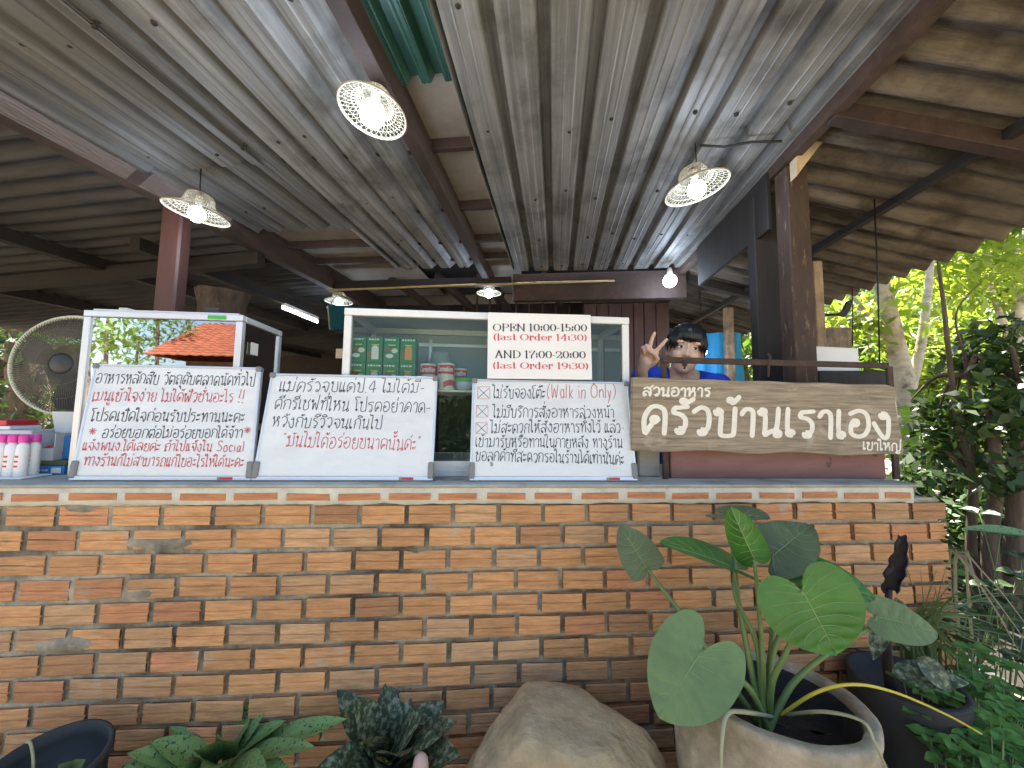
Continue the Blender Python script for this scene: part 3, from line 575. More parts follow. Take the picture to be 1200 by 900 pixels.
# ------------------------------------------------------------------ brick counter
ZT = .93
SR = wl(onwall(1114, 650, 0))[0]; SL = -2.15; SLED = wl(onwall(1068, 575, 0))[0]
j0 = wl(onwall(305, 603, 0))[0]; j1 = wl(onwall(582, 603, 0))[0]; BP = (j1 - j0) / 5; CH = .0702; zr1 = onwall(540, 603, 0).z
cw = thing('brick_counter', 'orange hollow brick counter with a cement ledge and crumbling mortar', 'wall', OW)
mb = MB(); mb.box(wpt(SL, .035, 0), EX * (SR - .02 - SL), EY * .47, EZ * (zr1 + .04)); mb.build('core', M['cement'], cw)
bk = MB(); dots = MB()
def brick(s0, s1, z, h, dbase, col, thin=False):
    prof = [(0, .003), (.06, .0004), (.27, .0), (.30, .0012), (.33, 0), (.47, 0), (.50, .0042), (.54, .0042), (.57, 0), (.94, .0004), (1, .003)] if not thin else [(0, .001), (.5, 0), (1, .001)]
    cols = [0, .012, .3, .65, .988, 1]; tilt = random.uniform(-.0025, .0025); dz = random.uniform(-.0018, .0018); yaw = random.uniform(-.003, .003)
    gz = random.uniform(-.05, .05)
    P = []
    e0 = [random.uniform(0, .004) for _ in prof]; e1 = [random.uniform(0, .004) for _ in prof]; chip = [0] * len(prof); chip1 = [0] * len(prof)
    for ee, cc in ((e0, chip), (e1, chip1)):
        if random.random() < .3 and not thin:
            lo_ = random.random() < .5; sz = random.uniform(.006, .016)
            for q_ in range(4): i_ = q_ if lo_ else len(prof) - 1 - q_; ee[i_] += sz * (1 - q_ / 4); cc[i_] = .004 * (1 - q_ / 4)
    for i, (f, dp) in enumerate(prof):
        f2 = f + (gz if .25 < f < .6 else 0); row = []
        for j, c in enumerate(cols):
            s = s0 + (s1 - s0) * c + (e0[i] if j == 0 else -e1[i] if j == len(cols) - 1 else 0)
            row.append(wpt(s, dbase + dp + (chip[i] if j == 0 else chip1[i] if j == 5 else 0) + (.003 if j in (0, 5) else 0) + random.uniform(0, .0007) + yaw * (c - .5), z + f2 * h + tilt * (c - .5) + dz))
        P.append(row)
    n = len(bk.v); bk.grid(P, 0, False); r = len(P); c = len(P[0])
    for k in range((r - 1) * (c - 1)): bk.c[-1 - k] = col
    bc = [p + EY * .04 for p in (P[0][0], P[0][-1], P[-1][-1], P[-1][0])]
    fr = [P[0][0], P[0][-1], P[-1][-1], P[-1][0]]
    bk.add(fr + bc, [(0, 4, 5, 1), (1, 5, 6, 2), (2, 6, 7, 3), (3, 7, 4, 0)], 0, False, col)
def tone():
    k = random.random(); v = random.uniform(.82, 1.12)
    if k < .14: return (v * .96, v * .86, v * .92, 1)
    if k < .34: return (v * .96, v * 1.1, v * 1.3, 1)
    if k < .38: return (v * .74, v * .74, v * .8, 1)
    return (v, v, v, 1)
for r in range(1, 13):
    zc = zr1 - (r - 1) * CH; h = .0565; s = j0 + (BP / 2 if r % 2 == 0 else 0) + random.uniform(-.008, .008); s -= math.ceil((s - SL) / BP) * BP
    while s < SR - .02:
        e = min(s + BP, SR + random.uniform(-.006, .004)); a = s + .006 + random.uniform(-.0015, .0015); b_ = e - (.006 if e < SR - .01 else 0)
        if b_ - a > .02: brick(a, b_, zc - h / 2, h, random.uniform(-.0015, .003), tone())
        if e > SR - .02 and r in (2, 4, 5):
            for zz in (-.016, .016): dots = MB(); dots.lathe([(.005, .002), (.005, -.0005), (0, 0)], wpt(e - .016, -.0042, zc + zz), 10, axis=-EY); dots.build('core_hole', M['wood_black'], cw)
        s += BP
z0b = onwall(300, 585.5, 0).z; z0t = onwall(300, 577.5, 0).z
s = SL + .05
while s < SLED - .02:
    e = min(s + BP * 1.06, SLED); 
    if e - s > .04: brick(s + .008, e - .012 - random.uniform(0, .01), z0b, z0t - z0b, -.0105, (.85, .70, .72, 1), True)
    s += BP * 1.06
bk.build('brickwork', M['brick'], cw)
# mortar: a pushed-in sheet, fuller at the upper left where it was smeared
mb = MB(); P = []
from mathutils import noise as mno
for i in range(70):
    z = .075 + (zr1 + .045 - .075) * i / 69; row = []
    for k in range(240):
        s = SL + (SR - .012 - SL) * k / 239
        t = (s + 1.5) / 2.0 + (zr1 - z) * .9; full = max(0, min(1, 1.0 - t)); n_ = mno.noise(Vector((s * 7, z * 9, 1))) * .5 + mno.noise(Vector((s * 26, z * 30, 4))) * .35
        row.append(wpt(s, .0205 - .0165 * full + n_ * .005 - max(0, mno.noise(Vector((s * 5, z * 14, 9))) - .33) * .034, z))
    P.append(row)
mb.grid(P); mb.build('mortar', M['mortar'], cw)
mb = MB(); nn = 160; top = []; bot = []
zl0 = onwall(300, 592, 0).z; zl1 = onwall(300, 570.5, 0).z
P = [[], [], [], []]
for k in range(nn + 1):
    s = SL + (SLED - SL) * k / nn; z_ = zl0 + .007 * mno.noise(Vector((s * 11, 0, 2))) + .004 * mno.noise(Vector((s * 40, 0, 5)))
    for i, (d, z) in enumerate(((.006, z_), (-.005, z_ + .004), (-.007 + .001 * mno.noise(Vector((s * 9, 3, 3))), (z_ + zl1) / 2), (-.006, zl1))): P[i].append(wpt(s, d, z))
mb.grid(P); mb.box(wpt(SLED - .03, -.0045, zl0), EX * .03, EY * .2, EZ * (zl1 - zl0)); mb.build('limewash_band', M['limewash'], cw)
mb = MB(); P = [[] for _ in range(6)]
for k in range(nn + 1):
    s = SL + (SLED + .012 - SL) * k / nn; w = .002 * mno.noise(Vector((s * 6, 8, 3))) + .0015 * mno.noise(Vector((s * 33, 1, 3)))
    for i, (d, z) in enumerate(((.01, zl1), (-.012 + w, zl1 - .001), (-.016 + w, zl1 + .006), (-.012 + w, ZT - .003), (-.003, ZT), (.52, ZT))): P[i].append(wpt(s, d, z))
mb.grid(P); mb.build('ledge', M['ledge'], cw)
mb = MB(); mb.box(wpt(SL, .012, -.02), EX * (SR - SL - .03), EY * .03, EZ * .098); mb.build('footing', M['footing'], cw)

# ------------------------------------------------------------------ whiteboards and signs
class Board:
    def __init__(s, TL, TR, BL, BR, d0, d1, zb=None):
        bl = onwall(*BL, d0); br = onwall(*BR, d0)
        if zb is not None: bl.z = zb; br.z = zb
        tl = onwall(*TL, d1); tr = onwall(*TR, d1)
        s.bl = bl; s.W = (br - bl).length; s.e = (br - bl) / s.W; up = ((tl - bl) + (tr - br)) / 2; up = up - s.e * up.dot(s.e) * 0.05
        s.H = up.length; s.u = up / s.H; s.n = s.e.cross(s.u).normalized()
    def P(s, x, y, h=0): return s.bl + s.e * x + s.u * y + s.n * h
    def px(s, px, py):
        r = ray(px, py); t = (s.bl - C0).dot(s.n) / r.dot(s.n); q = C0 + r * t - s.bl
        k = s.e.dot(s.u); a = q.dot(s.e); b = q.dot(s.u); den = 1 - k * k
        return ((a - b * k) / den, (b - a * k) / den)
    def box(s, mb, x0, x1, y0, y1, h0, h1, mi=0, bev=0): mb.box(s.P(x0, y0, h0), s.e * (x1 - x0), s.u * (y1 - y0), s.n * (h1 - h0), mi, bev)
def whiteboard(label, B, black, red, boxes=()):
    t = thing('whiteboard', label, 'whiteboard', B.P(B.W / 2, 0), 'handwritten whiteboards')
    mb = MB(); B.box(mb, .004, B.W - .004, .004, B.H - .004, -.012, 0); mb.build('panel', M['whiteboard'], t)
    mb = MB(); f = .008
    B.box(mb, 0, B.W, 0, f + .006, -.014, .005, 0, .002); B.box(mb, 0, B.W, B.H - f, B.H, -.014, .003, 0, .002)
    B.box(mb, 0, f, f + .007, B.H - f - .001, -.0135, .0028, 0, .002); B.box(mb, B.W - f, B.W, f + .007, B.H - f - .001, -.0135, .0028, 0, .002)
    mb.build('frame', M['alu'], t)
    for (x, y, hh, m) in ((-.002, .006, .054, 'plastic_grey'), (B.W - .017, .006, .054, 'plastic_grey'), (-.002, B.H - .016, .018, 'plastic_grey'), (B.W - .017, B.H - .016, .018, 'plastic_grey')):
        mb = MB(); B.box(mb, x, x + .019, y, y + hh, -.015, .0075, 0, .003); B.box(mb, x + .003, x + .016, y + hh * .55, y + hh * .8, .0076, .0085, 0); mb.build('corner_clip', M[m], t)
    mb = MB(); sx = B.W * .81; B.box(mb, sx, sx + .046, .0025, .0105, .0052, .0062, 0); o = mb.build('maker_sticker', [M['red']], t)
    mb = MB(); B.box(mb, sx + .002, sx + .009, .004, .009, .0063, .0067); mb.build('sticker_mark', M['lidgreen'], o)
    for items, m in ((black, 'ink'), (red, 'ink_red')):
        for it in items:
            mb = MB()
            if it[0] == '*':
                c = B.px(*it[1]); r = .011
                for k in range(4): a = rad(45 * k + 12); ribbon(mb, [Vector((c[0] + math.cos(a) * r * q, c[1] + math.sin(a) * r * q, 0)) for q in (-1, 0, 1)], lambda t_: .0024, B.P)
            elif it[0] == 'box':
                p = [B.px(*it[1]), B.px(it[2][0], it[1][1]), B.px(*it[2]), B.px(it[1][0], it[2][1])]
                ribbon(mb, [Vector((*q, 0)) for q in p + [p[0]]], lambda t_: .0016, B.P)
            elif it[0] == 'x':
                a, b = B.px(*it[1]), B.px(*it[2])
                ribbon(mb, [Vector((*a, 0)), Vector((*b, 0))], lambda t_: .0018, B.P); ribbon(mb, [Vector((a[0], b[1], 0)), Vector((b[0], a[1], 0))], lambda t_: .0018, B.P)
            else:
                text, a, b, xh = it; a_ = B.px(*a); b_ = B.px(*b); x_ = B.px(a[0], a[1] - xh)
                write(mb, text, a_, b_, abs(x_[1] - a_[1]), B.P, .0023)
            mb.build({'*': 'star_mark', 'box': 'tick_box', 'x': 'cross_mark'}.get(it[0], 'lettering'), M[m], t)
    return t
z1 = lambda a, b: (70 + a * .20833, 420 + b * .20833)
B1 = Board((107, 428), (309, 429), (82, 557), (295, 560), .035, .112, ZT + .002)
whiteboard('whiteboard with six lines of black and red writing, in front of the glass fridge', B1,
    [('อาหารหลักสิบ วัตถุดิบตลาดนัดทั่วไป', z1(198, 140), z1(1100, 155), 11.5), ('โปรดเปิดใจก่อนรับประทานนะคะ', z1(172, 352), z1(1042, 358), 11), ('อร่อยบอกต่อไม่อร่อยบอกได้จ้าา', z1(235, 447), z1(1030, 448), 10.5)],
    [('เมนูเข้าใจง่าย ไม่ได้ฟิวชั่นอะไร !!', z1(178, 240), z1(1040, 248), 11), ('แจ้งพนง.ได้เลยค่ะ ถ้าไปแจ้งใน Social', z1(124, 517), z1(1040, 525), 9.5), ('ทางร้านก็ไม่สามารถแก้ไขอะไรให้ได้นะคะ', z1(132, 603), z1(1038, 612), 10.5), ('*', z1(186, 410)), ('*', z1(1056, 404))])
z2 = lambda a, b: (290 + a * .26667, 340 + b * .26667)
B2 = Board((320, 437), (511, 442), (295, 561), (507, 562), .035, .112, ZT + .002)
whiteboard('whiteboard with three black lines over one red quoted line', B2,
    [('แม่ครัวจบแค่ป.4 ไม่ได้มี-', z2(135, 445), z2(780, 452), 12), ('ดีกรีเชฟที่ไหน โปรดอย่าคาด-', z2(115, 523), z2(806, 540), 12), ('หวังกับรีวิวจนเกินไป', z2(103, 600), z2(592, 612), 12)],
    [('"มันไม่ได้อร่อยขนาดนั้นค่ะ"', z2(146, 688), z2(765, 705), 13)])
z3 = lambda a, b: (530 + a * .26667, 340 + b * .26667)
B3 = Board((555, 445), (735, 447), (550, 562), (747, 562), .035, .112, ZT + .002)
whiteboard('whiteboard with three red ticked boxes, under the printed opening hours', B3,
    [('ไม่รับจองโต๊ะ', z3(178, 474), z3(412, 476), 11), ('ไม่มีบริการสั่งอาหารล่วงหน้า', z3(178, 560), z3(715, 562), 11), ('ไม่สะดวกให้สั่งอาหารทิ้งไว้ แล้ว-', z3(168, 628), z3(760, 626), 11), ('เข้ามารับหรือทานในภายหลัง ทางร้าน', z3(100, 690), z3(752, 694), 11), ('ขอลูกค้าที่สะดวกรอในร้านได้เท่านั้นค่ะ', z3(100, 750), z3(758, 766), 11)]
    + [('x', z3(*a), z3(*b)) for a, b in (((116, 430), (160, 474)), ((110, 511), (153, 555)), ((108, 587), (150, 628)))],
    [('(Walk in Only)', z3(414, 476), z3(722, 474), 13)] + [('box', z3(*a), z3(*b)) for a, b in (((112, 425), (165, 478)), ((106, 507), (157, 558)), ((104, 583), (153, 631)))])
BPp = Board((573, 366), (691, 369), (571, 443.5), (694, 445), .100, .112)
t = thing('opening_hours_sign', 'white printed sheet with opening hours in black and red', 'sign', BPp.P(BPp.W / 2, 0))
mb = MB(); BPp.box(mb, 0, BPp.W, 0, BPp.H, -.004, 0, 0, .001); mb.build('sheet', M['paper'], t)
for m, rows in (('ink', [('OPEN 10:00-15:00', (178, 179), (594, 181), 31), ('AND 17:00-20:00', (186, 297), (588, 300), 31)]), ('print_red', [('(last Order 14:30)', (178, 219), (594, 222), 27), ('(last Order 19:30)', (176, 344), (600, 347), 27)])):
    for text, a, b, h in rows:
        mb = MB(); a_ = BPp.px(*z3(*a)); b_ = BPp.px(*z3(*b)); hh = h * .26667 * 1.42 / 450
        write(mb, text, a_, b_, hh, BPp.P, 0, did=True, jit=0, slant=0, pw=lambda t_: .0011 + .0042 * abs(t_.y) ** 2.2)
        mb.build('lettering', M[m], t)
# wooden restaurant sign
z4 = lambda a, b: (730 + a * .29167, 340 + b * .29167)
BS = Board((740.5, 446.5), (1052, 447), (741, 528), (1056, 532.5), .045, .052)
t = thing('wooden_sign', 'weathered plank sign with white brush lettering', 'sign', BS.P(BS.W / 2, 0))
mb = MB(); N = 26
def edge(x): f = x / BS.W; return -.012 * max(0, f - .86) / .14
front = []; 
lo = [(BS.W * k / N, -.004 * math.sin(k * .7) - .004 * (k / N)) for k in range(N + 1)]; hi = [(BS.W * k / N, BS.H + .0015 * math.sin(k * 1.1) - (.008 if k == N else 0)) for k in range(N + 1)]
rows = []
for f in (0, .012, .25, .5, .75, .988, 1):
    rows.append([BS.P(a[0] + (.010 * math.sin(f * 5 + 1) if k == N else 0), a[1] + (b[1] - a[1]) * f, 0 if .01 < f < .99 else -.004) for k, (a, b) in enumerate(zip(lo, hi))])
mb.grid(rows, 0, False)
back = [[p - BS.n * .024 for p in r] for r in rows]; mb.grid(back, 0, False)
for A, Bk in ((rows[0], back[0]), (rows[-1], back[-1])): mb.grid([A, Bk], 0, False)
for kk in (0, -1): mb.grid([[r[kk] for r in rows], [r[kk] for r in back]], 0, False)
mb.build('plank', M['sign_wood'], t)
for text, a, b, h, pen in (('สวนอาหาร', (78, 424), (355, 428), 33, .0072), ('ครัวบ้านเราเอง', (76, 575), (1090, 595), 104, .0180), ('เขาใหญ่', (962, 640), (1120, 646), 30, .0055)):
    mb = MB(); a_ = BS.px(*z4(*a)); b_ = BS.px(*z4(*b)); hh = h * .29167 * 1.42 / 450
    write(mb, text, a_, b_, hh, BS.P, pen, jit=.006, slant=.05, pw=(lambda p: lambda t_: p * (.82 + .25 * abs(t_.y)))(pen))
    mb.build('lettering', M['paint_white'], t)
# low painted board and rusty rail under and behind the sign
s0 = wl(onwall(786, 545, .10))[0]; s1 = wl(onwall(1038, 545, .10))[0]; zp = onwall(900, 527, .10).z
pb_ = thing('low_board', 'faded pink painted board on the ledge under the wooden sign', 'board', wpt((s0 + s1) / 2, .1, ZT))
mb = MB(); mb.box(wpt(s0, .10, ZT), EX * (s1 - s0), EY * .02, EZ * (zp - ZT), 0, .003); mb.build('panel', M['pink_paint'], pb_)
fr = thing('sign_frame', 'rusty iron frame with a long flat rail behind the wooden sign', 'frame', wpt(s0, .09, ZT))
zrail = onwall(900, 425, .075).z
for pxx, w in ((779, .020), (1046, .024)):
    ss = wl(onwall(pxx, 480, .085))[0]; mb = MB(); mb.box(wpt(ss - w / 2, .082, ZT), EX * w, EY * .012, EZ * ((zrail - ZT) if pxx > 900 else (zrail + .015 - ZT)), 0, .002); mb.build('upright', M['rust'], fr)
sa = wl(onwall(776, 425, .075))[0]; sb = wl(onwall(1040, 425, .075))[0]
mb = MB(); mb.box(wpt(sa, .068, zrail - .011), EX * (sb - sa), EY * .012, EZ * .022, 0, .002); mb.build('rail', M['rust'], fr)
mb = MB(); hp = wl(onwall(899, 425, .07)); mb.tube([wpt(hp[0] - .004, .062, zrail - .055), wpt(hp[0] - .006, .056, zrail - .02), wpt(hp[0], .056, zrail + .01), wpt(hp[0] + .008, .062, zrail + .018), wpt(hp[0] + .004, .07, zrail + .034)], .004, 7)
mb.build('hook', M['rust'], fr)
mb = MB(); a = wl(onwall(803, 427, .06)); mb.ball(wpt(a[0], .063, a[2]), (.010, .006, .008)); mb.tube([wpt(a[0] - .006, .0655, a[2] + .016), wpt(a[0] + .002, .058, a[2]), wpt(a[0] - .002, .0655, a[2] - .016)], .004, 6); mb.build('cloth_knot', M['rust'], fr)
mb = MB(); mb.box(wpt(wl(onwall(752, 550, .1))[0], .13, ZT), EX * .085, EY * .09, EZ * .10, 0, .006)
tag(mb.build('cement_block', M['cement'], None, wpt(wl(onwall(765, 550, .1))[0], .15, ZT)), 'grey cement block between the whiteboard and the pink board', 'block')
# pale plank beside the posts, wires
a = dep(948, 405, 1.66); b = dep(1006, 408, 1.66); c = dep(1006, 443, 1.66)
mb = MB(); mb.box(Vector((a.x, a.y, c.z - .02)), b - a, Vector((0, .02, 0)), Vector((0, 0, a.z - c.z + .02)), 0, .003)
tag(mb.build('pale_board', M['alu_white'], None, (a + c) / 2), 'whitish board behind the right end of the rail', 'board')
mb = MB(); a = dep(960, 447, 1.6); b = dep(1046, 447, 1.6); mb.box(a - EZ * .1, b - a, EY * .1, EZ * .145, 0, .004); tag(mb.build('dark_box', M['wood_black'], None, a), 'black box half hidden behind the sign\'s right end', 'box')
for px_, y0_, y1_, d_, s in ((1031, 330, 428, 1.75, 'nearest the pale tree'), (999, 346, 405, 2.6, 'holding the dark clip')):
    a = dep(px_, y0_, d_); a.z = zr(min(a.x, 2.0), a.y) - .01; b = dep(px_, y1_, d_); mb = MB(); mb.tube([a, (a + b) / 2 + Vector((.003, 0, 0)), b], .0035, 6)
    tag(mb.build('hanging_wire', M['cable'], None, a), 'thin black wire hanging from the lean-to roof, ' + s, 'wire')
c = dep(991, 363, 2.55); mb = MB(); q = [c + Vector((-.05, 0, -.03)), c + Vector((.0, 0, -.045)), c + Vector((.03, 0, .0)), c + Vector((.05, 0, .075)), c + Vector((.02, 0, .06)), c + Vector((-.01, 0, .0))]
mb.add(q + [p + Vector((0, .025, 0)) for p in q], [(0, 1, 2, 3, 4, 5), (11, 10, 9, 8, 7, 6)] + [(i, (i + 1) % 6, (i + 1) % 6 + 6, i + 6) for i in range(6)]); mb.tube([c + Vector((-.12, .01, -.03)), c + Vector((.0, .01, -.03))], .008, 6)
tag(mb.build('clamp', M['cable'], None, c), 'black clamp hanging beside the grey far post', 'clamp')

# ------------------------------------------------------------------ glass cabinets
def cabinet(name, label, cat, s0, s1, d0, d1, z0, z1, base, bw, mf, glass_front, side_panel=None):
    t = thing(name, label, cat, wpt((s0 + s1) / 2, d0, z0)); mb = MB()
    for s in (s0, s1 - bw):
        for d in (d0, d1 - bw): mb.box(wpt(s, d, z0), EX * bw, EY * bw, EZ * (z1 - z0 - bw - .001), 0, .002)
    for z in (z1 - bw,):
        for d in (d0 - .001, d1 - bw): mb.box(wpt(s0 - .001, d, z), EX * (s1 - s0 + .002), EY * bw, EZ * bw, 0, .002)
        for s in (s0, s1 - bw): mb.box(wpt(s, d0 + bw, z), EX * bw, EY * (d1 - d0 - 2 * bw - .001), EZ * bw, 0, .002)
    mb.build('frame', mf, t)
    mb = MB(); mb.box(wpt(s0 + bw + .001, d0 + .002, z0), EX * (s1 - s0 - 2 * bw - .002), EY * (d1 - d0 - .004), EZ * base, 0, .003)
    for k in (1, 2): mb.box(wpt(s0 + bw + .002, d0, z0 + base * k / 3), EX * (s1 - s0 - 2 * bw - .004), EY * .003, EZ * .003)
    mb.build('base', mf, t)
    for nm, a, u in (('front_glass', wpt(s0 + bw, d0 + bw / 2, z0 + base + .001), EX * (s1 - s0 - 2 * bw)), ('side_glass', wpt(s1 - bw / 2, d0 + bw, z0 + base + .001), EY * (d1 - d0 - 2 * bw)), ('side_glass', wpt(s0 + bw / 2, d0 + bw, z0 + base + .001), EY * (d1 - d0 - 2 * bw))):
        mb = MB(); th = u.cross(EZ).normalized() * .004; mb.box(a, u, th, EZ * (z1 - z0 - base - bw - .003)); mb.build(nm, glass_front if nm == 'front_glass' else M['glass'], t)
    return t
f0 = wl(onwall(88, 462, .13))[0]; f1 = wl(onwall(281, 420, .13))[0]; fz = onwall(190, 366, .13).z
fr_ = cabinet('glass_fridge', 'aluminium framed glass fridge mirroring trees and a tiled roof', 'fridge', f0, f1, .13, .40, ZT, fz, .05, .022, M['alu'], M['glass_dark'])
mb = MB(); mb.box(wpt(f0 + .03, .375, ZT + .06), EX * (f1 - f0 - .06), EY * .006, EZ * (fz - ZT - .09)); mb.build('back_panel', M['plastic_dark'], fr_)
mb = MB(); mb.box(wpt(f0 + .02, .14, fz - .001), EX * (f1 - f0 - .04), EY * .24, EZ * .008); mb.build('top_plate', M['alu'], fr_)
mb = MB(); a = wl(onwall(256, 373, .128)); mb.box(wpt(a[0] - .035, .1265, fz - .018), EX * .06, EY * .002, EZ * .013); mb.build('control_strip', M['lidgreen'], fr_)
mb = MB(); mb.box(wpt(f1 - .0015, .19, fz - .13), EX * .0015, EY * .045, EZ * .045); mb.build('note', M['paper'], fr_)
for pxx, w, h, m, lb in ((132, .07, .012, 'card', 'flat grey carton lying on top of the glass fridge, leftmost'), (147, .03, .020, 'cream', 'small yellowish packet on top of the glass fridge'), (250, .05, .03, 'plastic_dark', 'small black box on top of the glass fridge near its right corner')):
    a = wl(onwall(pxx, 362, .2)); mb = MB(); mb.box(wpt(a[0] - w / 2, .19, fz + .0075), EX * w, EY * .05, EZ * h, 0, .002); tag(mb.build('carton', M[m], None, wpt(a[0], .2, fz)), lb, 'box')
mb = MB(); a = wl(onwall(180, 362, .2)); mb.grid([[wpt(a[0] - .05 + .1 * i / 8, .18 + .08 * j / 5, fz + .0082 + .016 * math.sin(math.pi * i / 8) * math.sin(math.pi * j / 5) + random.uniform(0, .003)) for i in range(9)] for j in range(6)]); tag(mb.build('plastic_bag', M['card'], None, wpt(a[0], .2, fz)), 'crumpled grey plastic bag on top of the glass fridge', 'bag')
m0 = wl(onwall(399, 460, .13))[0]; m1 = wl(onwall(738, 460, .13))[0]; mz = onwall(560, 366, .13).z
cb = cabinet('display_cabinet', 'white framed glass food cabinet behind the middle whiteboards', 'cabinet', m0, m1, .13, .46, ZT, mz, .055, .026, M['alu_white'], M['glass'])
M['interior'] = mat('cabinet_interior', (.36, .40, .40, 1), .5, var=.08, vscale=3)
zs = onwall(530, 458.5, .25).z
mb = MB(); mb.box(wpt(m0 + .03, .435, zs), EX * (m1 - m0 - .06), EY * .006, EZ * (mz - zs - .03)); mb.build('back_panel', M['interior'], cb)
mb = MB(); mb.box(wpt(m0 + .03, .42, ZT + .06), EX * (m1 - m0 - .06), EY * .006, EZ * (zs - ZT - .07)); mb.build('lower_back_panel', M['tank'], cb)
mb = MB(); mb.box(wpt(m0 + .03, .165, zs - .008), EX * (m1 - m0 - .06), EY * .25, EZ * .008, 0, .002); mb.build('shelf', M['alu_white'], cb)
mb = MB(); mb.box(wpt(m0 + .02, .14, mz - .003), EX * (m1 - m0 - .04), EY * .30, EZ * .006); mb.build('top_plate', M['interior'], cb)
for xx in (.25, .75): mb = MB(); mb.box(wpt(m0 + (m1 - m0) * xx, .425, zs), EX * .012, EY * .008, EZ * (mz - zs - .05)); mb.build('back_post', M['alu'], cb)
mb = MB(); mb.box(wpt(m0 + .03, .425, zs + (mz - zs) * .72), EX * (m1 - m0 - .06), EY * .008, EZ * .014); mb.build('back_rail', M['alu'], cb)
# cartons with pictures, in two rows
def ell(mb, c, rx, rz, n=18, d=0): mb.add([wpt(c[0] + rx * math.cos(2 * math.pi * k / n), c[1] - d, c[2] + rz * math.sin(2 * math.pi * k / n)) for k in range(n)], [tuple(range(n - 1, -1, -1))])
dbx = .19; hb = .098
names = ['leftmost', 'second', 'third', 'rightmost']
for row in (0, 1):
    for k in range(4):
        pxx = 409 + k * 19.6; a = wl(onwall(pxx, 440, dbx)); b = wl(onwall(pxx + 18.6, 440, dbx)); w = b[0] - a[0]; z = zs + row * (hb + .0005)
        t = thing('food_carton', 'small green food carton in the %s row, %s of four, showing %s' % (['lower', 'upper'][row], names[k], ['brown and white rounds', 'a white jar', 'pale rounds', 'an orange pack'][k]), 'carton', wpt(a[0] + w / 2, dbx, z), 'green cartons in the cabinet')
        mb = MB(); mb.box(wpt(a[0], dbx, z), EX * w, EY * .06, EZ * hb, 0, .001); mb.build('carton_body', M['green_box'], t)
        mb = MB()
        x = a[0] + .006
        while x < b[0] - .012: ww = random.uniform(.004, .010); mb.box(wpt(x, dbx - .0012, z + hb * .86), EX * ww, EY * .001, EZ * .006); x += ww + .003
        mb.build('lettering', M['paper'], t)
        mb = MB(); mb.box(wpt(a[0] + w * .3, dbx - .0012, z + hb * .66), EX * w * .45, EY * .001, EZ * .005); mb.build('lettering', M['yellowprint'], t)
        cx = a[0] + w / 2
        if k % 2 == 0:
            for (dx, dz, r, m, dd_) in ((-.012, .05, .012, 'brownprint', .0012), (.012, .046, .012, 'cream', .0014), (-.006, .026, .014, 'paper', .0016)): mb = MB(); ell(mb, (cx + dx, dbx, z + dz), r, r * (.8 if m != 'paper' else .6), d=dd_); mb.build('picture', M[m], t)
        else:
            m = 'paper' if k == 1 else 'orangeprint'
            mb = MB(); ell(mb, (cx - .014, dbx, z + .03), .013, .012, d=.0012); mb.build('picture', M['brownprint'], t)
            mb = MB(); mb.box(wpt(cx - .011, dbx - .0022, z + .012), EX * .026, EY * .001, EZ * .04); ell(mb, (cx + .002, dbx, z + .052), .013, .012, d=.0026); mb.build('picture', M[m], t)
def tin(label, px_, d, h=.1, r=.033, zoff=0):
    a = wl(onwall(px_, 440, d)); t = thing('milk_tin', label, 'tin', wpt(a[0], d, zs), 'tins in the cabinet')
    mb = MB(); mb.lathe([(0, 0), (r, 0), (r * 1.03, .002), (r, .004), (r, h - .004), (r * 1.03, h - .002), (r, h), (r * .93, h - .001), (0, h - .002)], wpt(a[0], d, zs), 28); mb.build('tin_body', M['tin'], t)
    def cyl(z0, z1, a0, a1, m, rr, nm='label_band', wave=0):
        mb = MB(); P = []
        for i in range(9):
            z = z0 + (z1 - z0) * i / 8; P.append([wpt(a[0] + (r + rr) * math.sin(rad(a0 + (a1 - a0) * k / 20)), d - (r + rr) * math.cos(rad(a0 + (a1 - a0) * k / 20)), zs + z + wave * math.sin(math.pi * k / 20)) for k in range(21)])
        mb.grid(P); return mb.build(nm, M[m], t)
    cyl(h * .56, h * .9, -75, 75, 'red', .0006, wave=.003); cyl(.006, h * .28, -10, 85, 'red', .0006, wave=.01)
    mb = MB(); pl_ = lambda x, y, hh: wpt(a[0] + (r + .0008 + hh) * math.sin(x / r), d - (r + .0008 + hh) * math.cos(x / r), zs + h * .69 + y)
    write(mb, 'Carnation', (-.030, 0), (.030, 0), .014, pl_, .0026, jit=0); mb.build('lettering', M['paper'], t)
tin('red and white milk tin beside the green cartons, leftmost', 502, .22); tin('red and white milk tin in the middle, in front of the others', 522.5, .19); tin('red and white milk tin half hidden at the right, near the tub', 538, .27, .09)
a = wl(onwall(545, 452, .2)); t = thing('lidded_tub', 'small clear tub with a bright green lid on the cabinet shelf', 'tub', wpt(a[0], .2, zs))
mb = MB(); mb.lathe([(0, 0), (.030, 0), (.036, .03), (.036, .033), (0, .033)], wpt(a[0], .2, zs), 24); mb.build('tub_body', M['blue_pale'], t)
mb = MB(); mb.lathe([(.0, .033), (.039, .033), (.040, .045), (.036, .048), (0, .048)], wpt(a[0], .2, zs), 24); mb.build('lid', M['lidgreen'], t)
a = wl(onwall(516, 430, .33)); mb = MB(); mb.lathe([(0, 0), (.055, 0), (.055, .11), (.045, .13), (.04, .15), (.04, .165), (0, .17)], wpt(a[0], .34, zs), 24)
tag(mb.build('storage_jar', M['interior'], None, wpt(a[0], .34, zs)), 'pale clouded jar standing behind the milk tins', 'jar')

